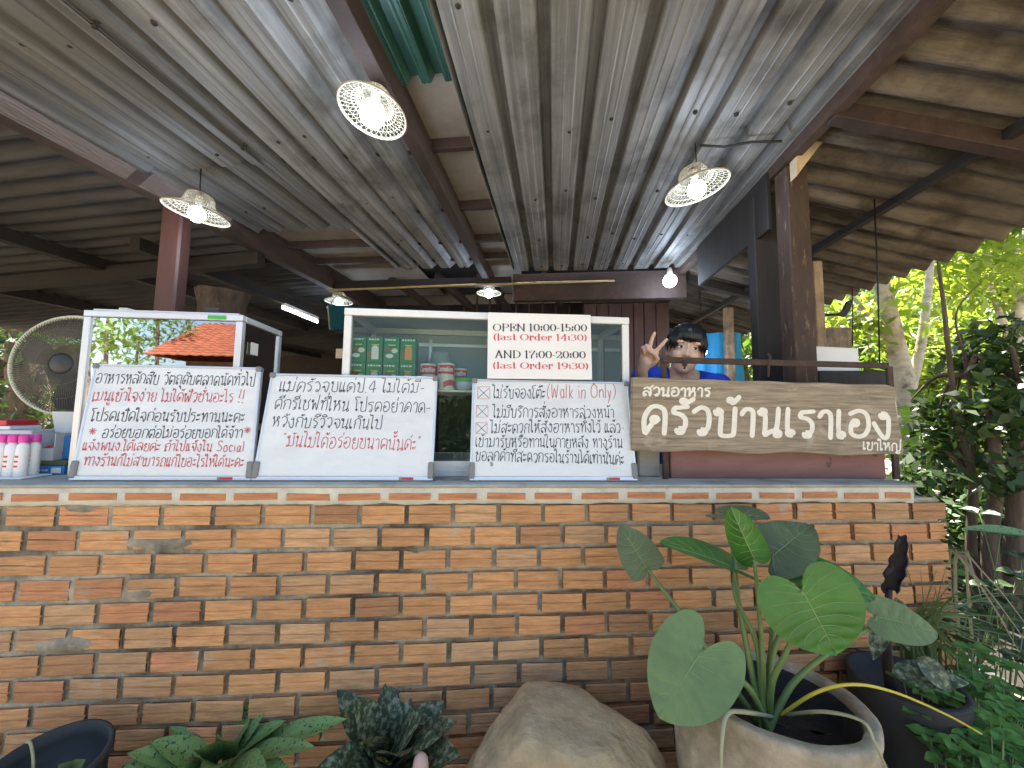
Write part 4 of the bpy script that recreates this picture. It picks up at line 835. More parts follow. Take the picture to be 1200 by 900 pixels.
# ------------------------------------------------------------------ left end of the counter
bt = []
def bottle(s, d, z, lab):
    t = thing('drink_bottle', lab, 'bottle', wpt(s, d, z), 'pink capped bottles in the pack')
    mb = MB(); mb.lathe([(0, 0), (.0135, 0), (.015, .003), (.015, .085), (.0135, .098), (.009, .104), (.009, .108)], wpt(s, d, z), 20); mb.build('bottle_body', M['white'], t)
    mb = MB(); mb.lathe([(.0115, .106), (.012, .108), (.0118, .128), (.010, .130), (0, .130)], wpt(s, d, z), 20); mb.build('cap', M['pink'], t)
    mb = MB(); P = [[wpt(s + .0153 * math.sin(rad(-60 + 12 * k)), d - .0153 * math.cos(rad(-60 + 12 * k)), z + zz) for k in range(11)] for zz in (.012, .07)]; 
    mb.grid(P); mb.build('label_wrap', M['paper'], t)
    mb = MB()
    for zz in (.03, .045, .06): mb.grid([[wpt(s + .0156 * math.sin(rad(-30 + 12 * k)), d - .0156 * math.cos(rad(-30 + 12 * k)), z + zz + e) for k in range(5)] for e in (0, .006)])
    mb.build('label_print', M['print_red'], t)
sb0 = wl(onwall(34, 540, .10))[0]
mb = MB(); mb.box(wpt(sb0 - .42, .055, ZT + .0005), EX * .45, EY * .09, EZ * .006, 0, .002); tag(mb.build('tray', M['paper'], None, wpt(sb0 - .2, .1, ZT)), 'thin white tray under the pink capped bottles', 'tray')
on = ['first', 'second', 'third', 'fourth', 'fifth', 'sixth']
for r in range(2):
    for k in range(5): bottle(sb0 - k * .0312, .08 + r * .032, ZT + .0068, 'white bottle with a pink cap, %s from the right in the %s row' % (on[k], ['front', 'back'][r]))
def cbox(name, lab, cat, px0, px1, y0, y1, d, dd_, m, zb=None, bev=.002, rot=0):
    a = onwall(px0, y1, d); b = onwall(px1, y1, d); c = onwall(px0, y0, d); sa = wl(a); z = sa[2] if zb is None else zb; h = c.z - z
    mb = MB(); mb.box(wpt(sa[0], d, z), (EX * (wl(b)[0] - sa[0])) + EY * rot, EY * dd_, EZ * h, 0, bev); o = mb.build(name, m if isinstance(m, list) else M[m], None, wpt(sa[0], d, z)); tag(o, lab, cat); return o, z + h, wl(b)[0]
o, zt_, _ = cbox('flat_box', 'flat blue printed box lying on the ledge beside the bottles', 'box', 38, 74, 546, 557, .16, .12, 'blue', ZT + .0005)
mb = MB(); a = wl(onwall(64, 552, .158)); mb.box(wpt(a[0] - .012, .1585, ZT + .006), EX * .03, EY * .001, EZ * .018); mb.build('barcode_label', M['paper'], o)
mb = MB(); a = wl(onwall(47, 552, .158)); 
for k in range(4): mb.box(wpt(a[0] - .02 + k * .011, .1585, ZT + .012), EX * .008, EY * .001, EZ * .006)
mb.build('print', M['paper'], o)
o, zt2, _ = cbox('green_tray', 'dull green tray lying on the blue box', 'tray', 36, 77, 540, 545, .165, .11, 'leaf_dull', zt_ + .0005); 
c1 = thing('open_carton', 'open grey-white carton with a raised flap and red stuff inside, left of the fridge', 'carton', wpt(wl(onwall(54, 538, .19))[0], .2, zt2))
a = wl(onwall(41, 530, .18)); b = wl(onwall(66, 530, .18)); w = b[0] - a[0]; hh = onwall(50, 508, .18).z - zt2
mb = MB(); z_ = zt2 + .0005
mb.box(wpt(a[0], .17, z_), EX * w, EY * .003, EZ * hh * .45); mb.box(wpt(a[0], .25, z_), EX * w, EY * .003, EZ * hh); mb.box(wpt(a[0], .1735, z_), EX * .003, EY * .076, EZ * hh); mb.box(wpt(b[0] - .003, .1735, z_), EX * .003, EY * .076, EZ * hh); mb.box(wpt(a[0] + .004, .174, z_ + .001), EX * (w - .008), EY * .075, EZ * .003); mb.build('carton_body', M['card'], c1)
mb = MB(); fa = wpt(a[0] - .02, .255, z_ + hh); mb.box(fa, EX * .075, EY * .004, EZ * .075 - EX * .02, 0, .001); mb.build('flap', M['card'], c1)
mb = MB(); mb.ball(wpt((a[0] + b[0]) / 2 - .012, .205, z_ + .026), (.02, .02, .022)); mb.ball(wpt((a[0] + b[0]) / 2 + .018, .21, z_ + .022), (.02, .02, .018)); tag(mb.build('red_packet', M['red'], None, wpt(a[0] + w / 2, .2, z_)), 'red packet lying in the open carton', 'packet')
cbox('blue_packet', 'upright pale and deep blue packet between carton and fridge', 'packet', 68, 79, 511, 538, .2, .04, 'blue', zt2 + .0005)
o, zt3, _ = cbox('white_box', 'white box behind the pink capped bottles', 'box', -12, 33, 504, 545, .2, .12, 'card', ZT + .0005)
for k, (m, lb) in enumerate((('paper', 'white paper pad lying on the white box'), ('red', 'red folder topmost on the white box'))): cbox('paper_stack', lb, 'papers', -14 - 3 * k, 11 - 4 * k, 499 - k * 7, 503.6 - k * 5.6, .21, .1, m, zt3 + .0006 + k * .016)
# fan
fc = onwall(84, 428, .55); fn = thing('pedestal_fan', 'cream pedestal fan with a round wire grille, half behind the fridge', 'fan', Vector((fc.x, fc.y, .012)))
ax = (-(EY) * .95 + EX * .12 + EZ * .02).normalized(); u_ = ax.cross(EZ).normalized(); v_ = u_.cross(ax).normalized(); R_ = .215
mb = MB(); mb.tube([fc + (u_ * math.cos(t) + v_ * math.sin(t)) * R_ for t in [2 * math.pi * k / 48 for k in range(49)]], .0085, 8, cap=False); mb.build('grille_ring', M['fan'], fn)
mb = MB()
for k in range(120):
    t = 2 * math.pi * k / 120
    for sg in (1, -1): mb.tube([fc + ax * (.05 * sg) + (u_ * math.cos(t) + v_ * math.sin(t)) * .045, fc + ax * (.047 * sg) + (u_ * math.cos(t + .1) + v_ * math.sin(t + .1)) * .13, fc + ax * .012 * sg + (u_ * math.cos(t + .2) + v_ * math.sin(t + .2)) * (R_ - .004)], .0012, 4)
for r in (.09, .15): mb.tube([fc + ax * .049 + (u_ * math.cos(t) + v_ * math.sin(t)) * r for t in [2 * math.pi * k / 36 for k in range(37)]], .0014, 5, cap=False)
mb.build('wire_grille', M['fan_wire'], fn)
mb = MB(); mb.lathe([(0, .056), (.035, .055), (.048, .045), (.048, .04)], fc, 24, axis=ax); mb.lathe([(.05, -.2), (.06, -.12), (.06, -.06), (.04, -.05)], fc, 24, axis=ax); mb.build('hub', M['plastic_dark'], fn)
for k in range(3):
    mb = MB(); a0 = 2 * math.pi * k / 3 + .4; P = []
    for i in range(7):
        r = .03 + (R_ - .05) * i / 6; wd = .35 + .5 * math.sin(math.pi * min(1, i / 6 * .8 + .1)); P.append([fc + (u_ * math.cos(a0 + wd * (j / 5 - .5)) + v_ * math.sin(a0 + wd * (j / 5 - .5))) * r + ax * (.03 * (j / 5 - .5)) for j in range(6)])
    mb.grid(P); mb.build('blade', M['plastic_dark'], fn)
mb = MB(); back = fc - ax * .12; mb.tube([Vector((back.x, back.y, .03)), Vector((back.x, back.y, fc.z - .02))], .014, 12); mb.lathe([(0, 0), (.17, 0), (.17, .015), (.03, .04), (.02, .06)], (back.x, back.y, .012), 28); mb.build('stand', M['fan'], fn)

# ------------------------------------------------------------------ pendant lamps
def woven_lamp(label, px_, py_, d, wpx, tilt=(0, 0), bulb=.03, pw=5):
    c = dep(px_, py_, d); rr = wpx * d / 450 / 2; t = thing('pendant_lamp', label, 'lamp', c, 'woven pendant lamps')
    q = Quaternion(Vector((1, 0, 0)), rad(tilt[0])) @ Quaternion(Vector((0, 1, 0)), rad(tilt[1]))
    k_ = rr / .12
    prof = [(.120, -.004), (.116, 0), (.100, .010), (.080, .020), (.064, .030), (.057, .045), (.053, .065), (.046, .078), (.030, .086), (.010, .089)]
    mb = MB(); n = 36
    def ring(r, z, a): return c + q @ (Vector((r * math.cos(a), r * math.sin(a), z)) * k_)
    for sgn in (1, -1):                                             # two sets of slanting cane strips
        for k in range(n):
            a0 = 2 * math.pi * k / n; mb.tube([ring(r, z + .0006 * sgn, a0 + sgn * (i * .13)) for i, (r, z) in enumerate(prof)], .0010 * k_ ** .5, 4, cap=False)
    for r, z in prof: mb.tube([ring(r, z, 2 * math.pi * k / 40) for k in range(41)], .0011 * k_ ** .5, 4, cap=False)
    mb.tube([ring(.121, -.004, 2 * math.pi * k / 48) for k in range(49)], .0032 * k_ ** .5, 6, cap=False)
    mb.build('shade', M['wicker'], t)
    mb = MB(); mb.ball(c + q @ Vector((0, 0, -.008 * k_)), (bulb, bulb, bulb * 1.1)); mb.build('bulb', M['bulb'], t)
    mb = MB(); mb.lathe([(.014, .0), (.016, .03), (.012, .045), (0, .046)], c + q @ Vector((0, 0, .006 * k_ + bulb * .8)), 14); mb.build('socket', M['white'], t)
    topz = hc(c.y) + .02; mb = MB(); mb.tube([c + q @ Vector((0, 0, .085 * k_)), Vector((c.x, c.y, (c.z + topz) / 2)) + Vector((.004, 0, 0)), Vector((c.x, c.y, max(topz, c.z + .09 * k_ + .02)))], .0028, 6); mb.build('cord', M['cable'], t)
    L = bpy.data.lights.new('lamp_light', 'POINT'); L.energy = pw; L.color = (.62, .76, 1); L.shadow_soft_size = bulb; lo = bpy.data.objects.new('lamp_light', L); COL.objects.link(lo); lo.location = c + q @ Vector((0, 0, -bulb - .03 - .014 * k_)); return t
woven_lamp('round woven lamp nearest the camera, close under the grey ceiling', 437, 131, 1.26, 77, (-6, 8), .040, 1.0)
woven_lamp('woven lamp in front of the dark red post', 231, 249, 1.80, 64, (0, 9), .034, 1.2)
woven_lamp('woven lamp left of the brown post, near the hanging black board', 816, 220, 1.62, 70, (0, -12), .034, 1.2)
woven_lamp('small far woven lamp over the green bucket shape, left of the cabinet', 397, 353, 3.55, 30, (0, 0), .036, 1.0)
woven_lamp('small far woven lamp above the middle of the glass cabinet', 573, 343, 3.35, 28, (0, 0), .036, 1.0)
def bare_bulb(label, px_, py_, d, r, ztop, pw, m='bulb'):
    c = dep(px_, py_, d); t = thing('bare_bulb', label, 'bulb', c); mb = MB(); mb.ball(c, r); mb.build('bulb', M[m], t)
    mb = MB(); mb.lathe([(.018, r * .8), (.02, r + .03), (.012, r + .05), (0, r + .05)], c, 14); mb.build('socket', M['white'], t)
    mb = MB(); mb.tube([c + EZ * (r + .04), Vector((c.x, c.y, ztop))], .003, 6); mb.build('cord', M['cable'], t)
    L = bpy.data.lights.new('lamp_light', 'POINT'); L.energy = pw; L.color = (.62, .76, 1); L.shadow_soft_size = r; lo = bpy.data.objects.new('lamp_light', L); COL.objects.link(lo); lo.location = c - EZ * (r + .02)
bare_bulb('bare glowing bulb under the right beam, above the plank wall', 785, 329, 2.9, .05, hc(2.9) - .03, 1.2)
c = dep(822, 412, 3.3); bare_bulb('bare glowing bulb beside the blue sheet, behind the person', 822, 412, 3.3, .045, zr(max(c.x, 1.0), c.y), 1.0)
a = dep(331, 360, 3.6); b = dep(372, 377, 3.9); t = thing('tube_lamp', 'glowing fluorescent tube hung in the dark kitchen, left of the cabinet', 'lamp', (a + b) / 2)
mb = MB(); mb.tube([a, b], .014, 12); mb.build('tube', M['tubeglow'], t)
mb = MB(); mb.bar(a + EZ * .03, b + EZ * .03, .04, .03); mb.build('fitting', M['white'], t); mb = MB(); mb.tube([(a + b) / 2 + EZ * .04, Vector(((a.x + b.x) / 2, (a.y + b.y) / 2, hc(3.8) + .16))], .004, 6); mb.build('cord', M['cable'], t)
bc = dep(397, 374, 3.5); mb = MB(); mb.lathe([(0, 0), (.075, 0), (.10, .2), (.104, .2), (.104, .205), (.098, .205), (.07, .01), (0, .01)], bc - EZ * .1, 24); 
t = thing('hanging_bucket', 'dark teal bucket hung beneath the far left lamp', 'bucket', bc); M['teal'] = mat('teal_plastic', (.02, .12, .16, 1), .4); mb.build('bucket_body', M['teal'], t)
mb = MB(); mb.tube([bc + Vector((-.104, 0, .1)), bc + Vector((-.06, 0, .19)), bc + Vector((0, 0, .22)), bc + Vector((.06, 0, .19)), bc + Vector((.104, 0, .1))], .004, 6); mb.build('handle', M['cable'], t)

# wire loop along the ceiling to the right lamp, lamp flex at the left lamp
a = dep(820, 165, 1.6); a.z = hc(a.y) - .012; b = dep(915, 142, 1.55); b.z = hc(b.y) - .03; mb = MB(); mb.tube([a, a * .7 + b * .3 - EZ * .012, a * .35 + b * .65 + EZ * .003, b], .005, 6); tag(mb.build('cable', M['cable'], None, a), 'dark cable under the right ceiling, leading to the woven lamp', 'cable')

# ------------------------------------------------------------------ kitchen clutter in the dark
def simple(name, lab, cat, c, prof, m): mb = MB(); mb.lathe(prof, c, 20); o = mb.build(name, M[m], None, Vector(c)); tag(o, lab, cat); return o
tb = thing('prep_table', 'dark kitchen worktop behind the glass cabinets', 'table', (-1.0, 3.4, .012)); mb = MB(); mb.box((-1.95, 3.3, 1.0), (2.1, 0, 0), (0, .6, 0), (0, 0, .04), 0, .004); mb.build('table_top', M['wood_grey'], tb)
for x in (-1.9, .08):
    for y in (3.34, 3.82): mb = MB(); mb.box((x, y, .012), (.05, 0, 0), (0, .05, 0), (0, 0, .987)); mb.build('leg', M['beam'], tb)
c = dep(353, 430, 3.3); jt = thing('snack_jar', 'glass jar with a red lid on the dark worktop', 'jar', (c.x, 3.5, 1.04)); mb = MB(); mb.lathe([(0, 0), (.07, 0), (.07, .37), (.06, .40)], (c.x, 3.5, 1.041), 20); mb.build('jar_body', M['interior'], jt); mb = MB(); mb.lathe([(.075, .40), (.075, .45), (0, .452)], (c.x, 3.5, 1.041), 20); mb.build('lid', M['red'], jt)
c = dep(381, 436, 3.4); simple('steel_bowl', 'steel bowl turned upside down on the dark worktop', 'bowl', (c.x, 3.55, 1.041), [(.14, 0), (.13, .25), (.11, .36), (.06, .42), (0, .43)], 'alu')
a = dep(355, 398, 3.9); mb = MB(); mb.box((a.x, 4.19, a.z - .1), (.09, 0, 0), (0, .012, 0), (0, 0, .11)); tag(mb.build('wall_box', M['cream'], None, a), 'small cream switch box on the dark back wall', 'switch')
a = dep(372, 405, 3.7); mb = MB(); mb.box((a.x, 4.1, a.z), (.14, 0, .03), (0, .1, 0), (0, 0, .1)); mb.box((a.x + .06, 4.12, a.z - .35), (.12, 0, 0), (0, .06, 0), (0, 0, .33)); tag(mb.build('wall_shelf', M['alu'], None, a), 'grey metal rack with hanging bags on the back wall', 'rack')

# ------------------------------------------------------------------ person
def person():
    d = 1.84
    head = dep(804, 411, d); hd = thing('person', 'person in a blue T-shirt making a V sign, half hidden behind the rail', 'person', Vector((head.x, head.y + .06, .012)))
    b = MB()
    rt = Vector((.988, .15, 0)).normalized(); fw = Vector((.15, -.988, 0)).normalized()       # person's left-right axis (viewer's right) and facing
    fw = Vector((-head.x * .55, -head.y, 0)).normalized(); rt = Vector((0, 0, 1)).cross(fw).normalized(); rt = -rt if rt.x < 0 else rt
    q = Quaternion(fw, rad(-11)); up = q @ EZ; rr = q @ rt
    fw2 = (q @ (fw + EZ * -.02)).normalized()
    H = lambda x, y, z: head + rr * x + fw2 * y + up * z             # x viewer's right, y out of the face, z up (metres)
    def ball(mb, c, r, mi=0):
        c = Vector(c); vs = []; n, m = 20, 14
        for i in range(m + 1):
            t = math.pi * i / m
            for k in range(n): a = 2 * math.pi * k / n; vs.append(c + rr * (math.sin(t) * math.cos(a) * r[0]) + fw2 * (math.sin(t) * math.sin(a) * r[1]) + up * (math.cos(t) * r[2]))
        mb.add(vs, [(i * n + k, (i + 1) * n + k, (i + 1) * n + (k + 1) % n, i * n + (k + 1) % n) for i in range(m) for k in range(n)], mi, True)
    for c, r in ((H(0, -.055, .035), (.077, .093, .088)), (H(0, -.02, -.01), (.068, .078, .098)), (H(0, .012, -.062), (.048, .05, .055)), (H(0, .028, -.094), (.026, .028, .022)),
                 (H(-.034, .022, -.03), (.028, .03, .03)), (H(.034, .022, -.03), (.028, .03, .03)), (H(-.03, .040, .032), (.03, .018, .011)), (H(.03, .040, .032), (.03, .018, .011)),
                 (H(0, .058, -.018), (.0105, .018, .022)), (H(0, .068, -.030), (.013, .014, .010)), (H(-.011, .060, -.032), (.009, .011, .008)), (H(.011, .060, -.032), (.009, .011, .008)), (H(0, .052, .01), (.009, .016, .022)),
                 (H(-.079, -.035, -.004), (.010, .020, .032)), (H(.079, -.035, -.004), (.010, .020, .032)), (H(0, .046, -.058), (.024, .014, .012)), (H(0, .043, -.070), (.02, .014, .009))): ball(b, c, r)
    cap = lambda pts, rs: b.tube(pts, rs, 14)
    def limb(pts, rs, sub=8):
        P = []; Rr = []
        for i in range(len(pts) - 1):
            for k in range(sub): t = k / sub; P.append(Vector(pts[i]).lerp(Vector(pts[i + 1]), t)); Rr.append(rs[i] + (rs[i + 1] - rs[i]) * t)
        P.append(Vector(pts[-1])); Rr.append(rs[-1]); b.tube(P, Rr, 14); b.ball(P[0], Rr[0], 0, 14, 10); b.ball(P[-1], Rr[-1], 0, 14, 10)
    nb = head + EZ * -.125 - fw * .085 - rt * .01
    limb([head - up * .04 - fw * .045, nb], [.056, .058])
    B_ = lambda x, y, z: Vector((head.x, head.y, 0)) - rt * .03 - fw * .10 + rt * x + fw * y + EZ * z
    zsx = nb.z - .03
    for z, rx, ry in ((zsx - .05, .155, .095), (zsx - .16, .155, .11), (zsx - .28, .14, .10), (zsx - .40, .145, .10), (zsx - .5, .155, .11)): b.ball(B_(0, 0, z), (rx, ry, .11), 0, 20, 12)
    shl = B_(-.160, .03, zsx + .025); shr = B_(.185, 0, zsx - .02)
    limb([nb, shl], [.06, .055]); limb([nb, shr], [.06, .055])
    wr = dep(752, 434, 1.70); el = Vector((shl.x - .035, shl.y - .07, wr.z - .22))
    limb([shl, el], [.05, .041]); limb([el, wr], [.041, .026])
    elr = shr + Vector((.05, .02, -.28)); limb([shr, elr], [.05, .041]); limb([elr, elr + fw * .16 - EZ * .16 - rt * .06], [.041, .027]); hr = elr + fw * .2 - EZ * .20 - rt * .07
    b.ball(hr, (.035, .03, .045)); 
    for k in range(4): limb([hr + rt * (-.024 + .016 * k) - EZ * .03, hr + rt * (-.026 + .017 * k) - EZ * .075 + fw * .012, hr + rt * (-.024 + .016 * k) - EZ * .098 + fw * .03], [.009, .008, .007], 3)
    limb([hr - rt * .028, hr - rt * .045 - EZ * .03 + fw * .015, hr - rt * .04 - EZ * .055 + fw * .02], [.011, .009, .008], 3)
    for sg in (-1, 1):
        hip = B_(.085 * sg, 0, zsx - .56); kn = B_(.095 * sg, .02, .50); an = B_(.10 * sg, -.01, .09)
        limb([hip, kn], [.085, .058]); limb([kn, an], [.055, .038]); limb([an - EZ * .035, an - EZ * .045 + fw * .14], [.036, .028], 4)
    # raised hand: palm to the camera, index and middle finger spread, the others folded under the thumb
    pc = dep(760, 418, 1.685); pu = (dep(766, 392, 1.69) - dep(753, 432, 1.69)).normalized(); pn = (C0 - pc).normalized(); pn = (pn - pu * pn.dot(pu)).normalized(); px_ = pu.cross(pn).normalized()
    if px_.x < 0: px_ = -px_
    K = lambda x, y, z: pc + px_ * x + pu * y + pn * z
    limb([wr, K(-.004, -.03, -.004)], [.026, .028], 4)
    for x in (-.026, -.009, .008, .024): limb([K(x * .7, -.03, 0), K(x, .026, -.002)], [.016, .0135], 5)
    limb([K(-.006, .028, 0), K(-.009, .062, 0), K(-.0085, .088, .001), K(-.006, .106, .004)], [.0098, .0090, .0082, .0072], 5)       # middle... (viewer's left finger)
    limb([K(.020, .026, 0), K(.033, .055, 0), K(.042, .076, .001), K(.049, .092, .004)], [.0098, .0090, .0082, .0070], 5)
    limb([K(-.020, .024, .002), K(-.022, .042, .018), K(-.016, .030, .034), K(-.010, .012, .030)], [.0098, .0092, .0088, .0078], 5)
    limb([K(-.033, .016, .002), K(-.036, .030, .016), K(-.028, .018, .030), K(-.020, .004, .026)], [.0088, .0082, .0078, .007], 5)
    limb([K(.026, -.022, .006), K(.036, -.002, .018), K(.018, .012, .034), K(-.002, .016, .042)], [.0135, .0115, .0105, .0088], 5)
    body = b.build('body', M['skin'], hd)
    md = body.modifiers.new('r', 'REMESH'); md.mode = 'VOXEL'; md.voxel_size = .0036; md.use_smooth_shade = True
    sm = body.modifiers.new('s', 'SMOOTH'); sm.iterations = 3; sm.factor = .5
    # clothes
    s = MB(); P = []
    for z, rx, ry in ((zsx + .032, .082, .075), (zsx + .022, .105, .085), (zsx - .01, .165, .105), (zsx - .05, .178, .112), (zsx - .15, .172, .125), (zsx - .3, .16, .118), (zsx - .45, .166, .12), (zsx - .60, .178, .128)):
        P.append([B_(rx * math.cos(a), ry * math.sin(a), z + (.0 if z < zsx else -.02 * max(0, math.sin(a))) + .004 * math.sin(5 * a + z * 30)) for a in [2 * math.pi * k / 36 for k in range(37)]])
    s.grid(P)
    for sh, e in ((shl, el), (shr, elr)):
        dr = (e - sh); pts = [sh - dr.normalized() * .02 + EZ * .0] + [sh + dr * f for f in (.1, .3, .5, .68)]; s.tube(pts, [.062, .066, .064, .062, .063], 18, cap=False); s.ball(sh - dr.normalized() * .012, .063)
    for sh in (shl, shr):
        a_ = nb.lerp(sh, .38) - EZ * .006; s.tube([a_, a_.lerp(sh, .5), sh], [.067, .069, .066], 18); s.ball(sh, .067)
    s.build('t_shirt', M['shirt'], hd)
    tr = MB()
    for sg in (-1, 1): tr.tube([B_(.08 * sg, 0, zsx - .52), B_(.09 * sg, .0, zsx - .66), B_(.095 * sg, .02, .5), B_(.10 * sg, -.01, .10)], [.105, .10, .075, .062], 18)
    tr.build('trousers', M['trousers'], hd)
    h = MB(); P = []
    for i in range(15):
        t = math.pi * .60 * i / 14; row = []
        for k in range(41):
            a = 2 * math.pi * k / 40; fr_f = max(0, math.sin(a)); lim = 1 - .42 * fr_f ** .8; tt = t * lim; w = 1 + .02 * math.sin(9 * a) + random.uniform(-.012, .012)
            row.append(H(.088 * math.sin(tt) * math.cos(a) * w, -.047 + .108 * math.sin(tt) * math.sin(a) * w, .030 + .105 * math.cos(tt) * w))
        P.append(row)
    h.grid(P)
    for k in range(95):
        x = random.uniform(-.082, .082); y0 = -.05 + .1 * math.sqrt(max(0, 1 - (x / .09) ** 2)); ln = random.uniform(.035, .055) if abs(x) < .05 else random.uniform(.05, .08); sw = random.uniform(-.012, .012)
        yy_ = lambda f: -.047 + .106 * math.sqrt(max(.05, 1 - ((x + sw * f) / .092) ** 2)) + .004
        z0_ = .092 if abs(x) < .05 else .08
        h.tube([H(x * .8, yy_(0) * .72 - .01, z0_ + .03), H(x * .95, yy_(0) * .98, z0_ - .01), H(x + sw * .5, yy_(.5) + .003, z0_ - .012 - ln * .5), H(x + sw, yy_(1) - .004, z0_ - .01 - ln)], [.0065, .007, .0055, .001], 5)
    for sg in (-1, 1):
        for k in range(26):
            y = random.uniform(-.11, .012); h.tube([H(sg * .075, y, .07), H(sg * .086, y + .004, .03), H(sg * .083, y + .006, random.uniform(-.025, .008))], [.007, .007, .0012], 5)
    for k in range(110):
        a = random.uniform(0, 6.283); t = random.uniform(.1, 1.5); da = random.uniform(-.3, .5); P_ = []
        for q_ in range(4):
            tt = (t + q_ * .13) * (1 - .40 * max(0, math.sin(a)) ** .8); aa = a + da * q_ * .3; lift = 1.03 + .03 * math.sin(q_) + random.uniform(0, .02)
            P_.append(H(.088 * math.sin(tt) * math.cos(aa) * lift, -.047 + .108 * math.sin(tt) * math.sin(aa) * lift, .030 + .105 * math.cos(tt) * lift))
        h.tube(P_, [.004, .0055, .0045, .001], 5)
    h.build('hair', M['hair'], hd)
    for sg in (-1, 1):
        e = MB(); ball(e, H(.031 * sg, .0455, .006), (.0135, .008, .0065)); eo = e.build('eye', M['eyewhite'], hd)
        e = MB(); ball(e, H(.031 * sg + .002, .0515, .007), (.0062, .0028, .0062)); e.build('iris', M['iris'], eo)
        e = MB(); e.tube([H(.031 * sg + .015 * k, .052 - abs(k) * .006 - (.004 if k * sg > 0 else 0), .0135 - .003 * abs(k)) for k in (-1, -.4, .2, .7, 1)], [.001, .0022, .0024, .002, .001], 6); e.build('eyelid', M['hair'], eo)
        e = MB(); e.tube([H(.031 * sg + .019 * k, .056 - abs(k) * .007 - (.005 if k * sg > 0 else 0), .030 - .004 * abs(k)) for k in (-1, -.4, .2, .7, 1)], [.0015, .003, .0032, .0028, .001], 6); e.build('eyebrow', M['hair'], hd)
    e = MB(); e.tube([H(x, .058 - abs(x) * .45, -.062 + .1 * abs(x)) for x in (-.022, -.011, 0, .011, .022)], [.001, .0036, .0042, .0036, .001], 8); e.tube([H(x, .057 - abs(x) * .45, -.069 + .15 * abs(x)) for x in (-.02, -.01, 0, .01, .02)], [.001, .0036, .0044, .0036, .001], 8); e.build('mouth', M['lips'], hd)
person()
a = dep(808, 392, 3.7); b = dep(852, 398, 3.9); mb = MB(); P = []
for i in range(14):
    z = a.z + .0 - (a.z - .3) * i / 13; P.append([Vector((a.x + (b.x - a.x + .06 * i / 13) * j / 12, 3.75 + .03 * math.sin(j * 1.7 + i * .3), z - .0)) for j in range(13)])
mb.grid(P); tag(mb.build('blue_sheet', M['tarp'], None, a), 'bright blue plastic sheet hanging behind the person', 'sheet')
a = dep(847, 420, 3.6); post('post', 'slim grey post behind the blue sheet, right of the person', a.x, 3.62, .07, .06, 0, zr(max(1, a.x), 3.62) - .05, M['wood_grey'])

# ------------------------------------------------------------------ plants
def leaf(mb, base, tip, width, nrm, heart=0, fold=.25, droop=.1, wave=.0, pw=.75, n=12, m=8, mi=0, torn=0):
    base = Vector(base); tip = Vector(tip); ax = tip - base; L = ax.length; ax.normalize(); nrm = Vector(nrm); nrm = (nrm - ax * nrm.dot(ax)).normalized(); sd_ = ax.cross(nrm)
    P = []; ph = random.random() * 6
    for i in range(n + 1):
        t = i / n; w = width / 2 * max(0, math.sin(math.pi * (t ** pw if not heart else (.22 + .78 * t) ** 1.0))) ** (.8 if not heart else .85)
        if i == n: w = 0
        row = []
        for j in range(-m, m + 1):
            s = j / m; back = heart * L * abs(s) ** 1.6 * (1 - t) ** 2.4
            x = s * w * (1 - torn * max(0, s) * t); y = t * L - back
            z = -droop * L * t * t + fold * abs(x) + wave * width * math.sin(t * 9 + ph + s * 2) * abs(s) + wave * .3 * width * math.sin(t * 40) * (1 - abs(s)) * .2
            row.append(base + ax * y + sd_ * x + nrm * z)
        P.append(row)
    mb.grid(P, mi); mb.grid([[p - nrm * .0006 for p in r] for r in P][::-1], mi)
HO = [(0, 0), (.16, -.6), (.42, -1.0), (.74, -.85), (.95, -.25), (1.0, .19), (.94, .42), (.78, .63), (.54, .80), (.26, .93), (0, 1.0)]
def cr1(arr, f):
    n = len(arr) - 1; x = min(max(f, 0), .99999) * n; i = int(x); t = x - i; a = arr[max(i - 1, 0)]; b = arr[i]; c = arr[i + 1]; d = arr[min(i + 2, n)]
    return tuple(.5 * (2 * b[k] + (c[k] - a[k]) * t + (2 * a[k] - 5 * b[k] + 4 * c[k] - d[k]) * t * t + (3 * b[k] - a[k] - 3 * c[k] + d[k]) * t ** 3) for k in (0, 1))
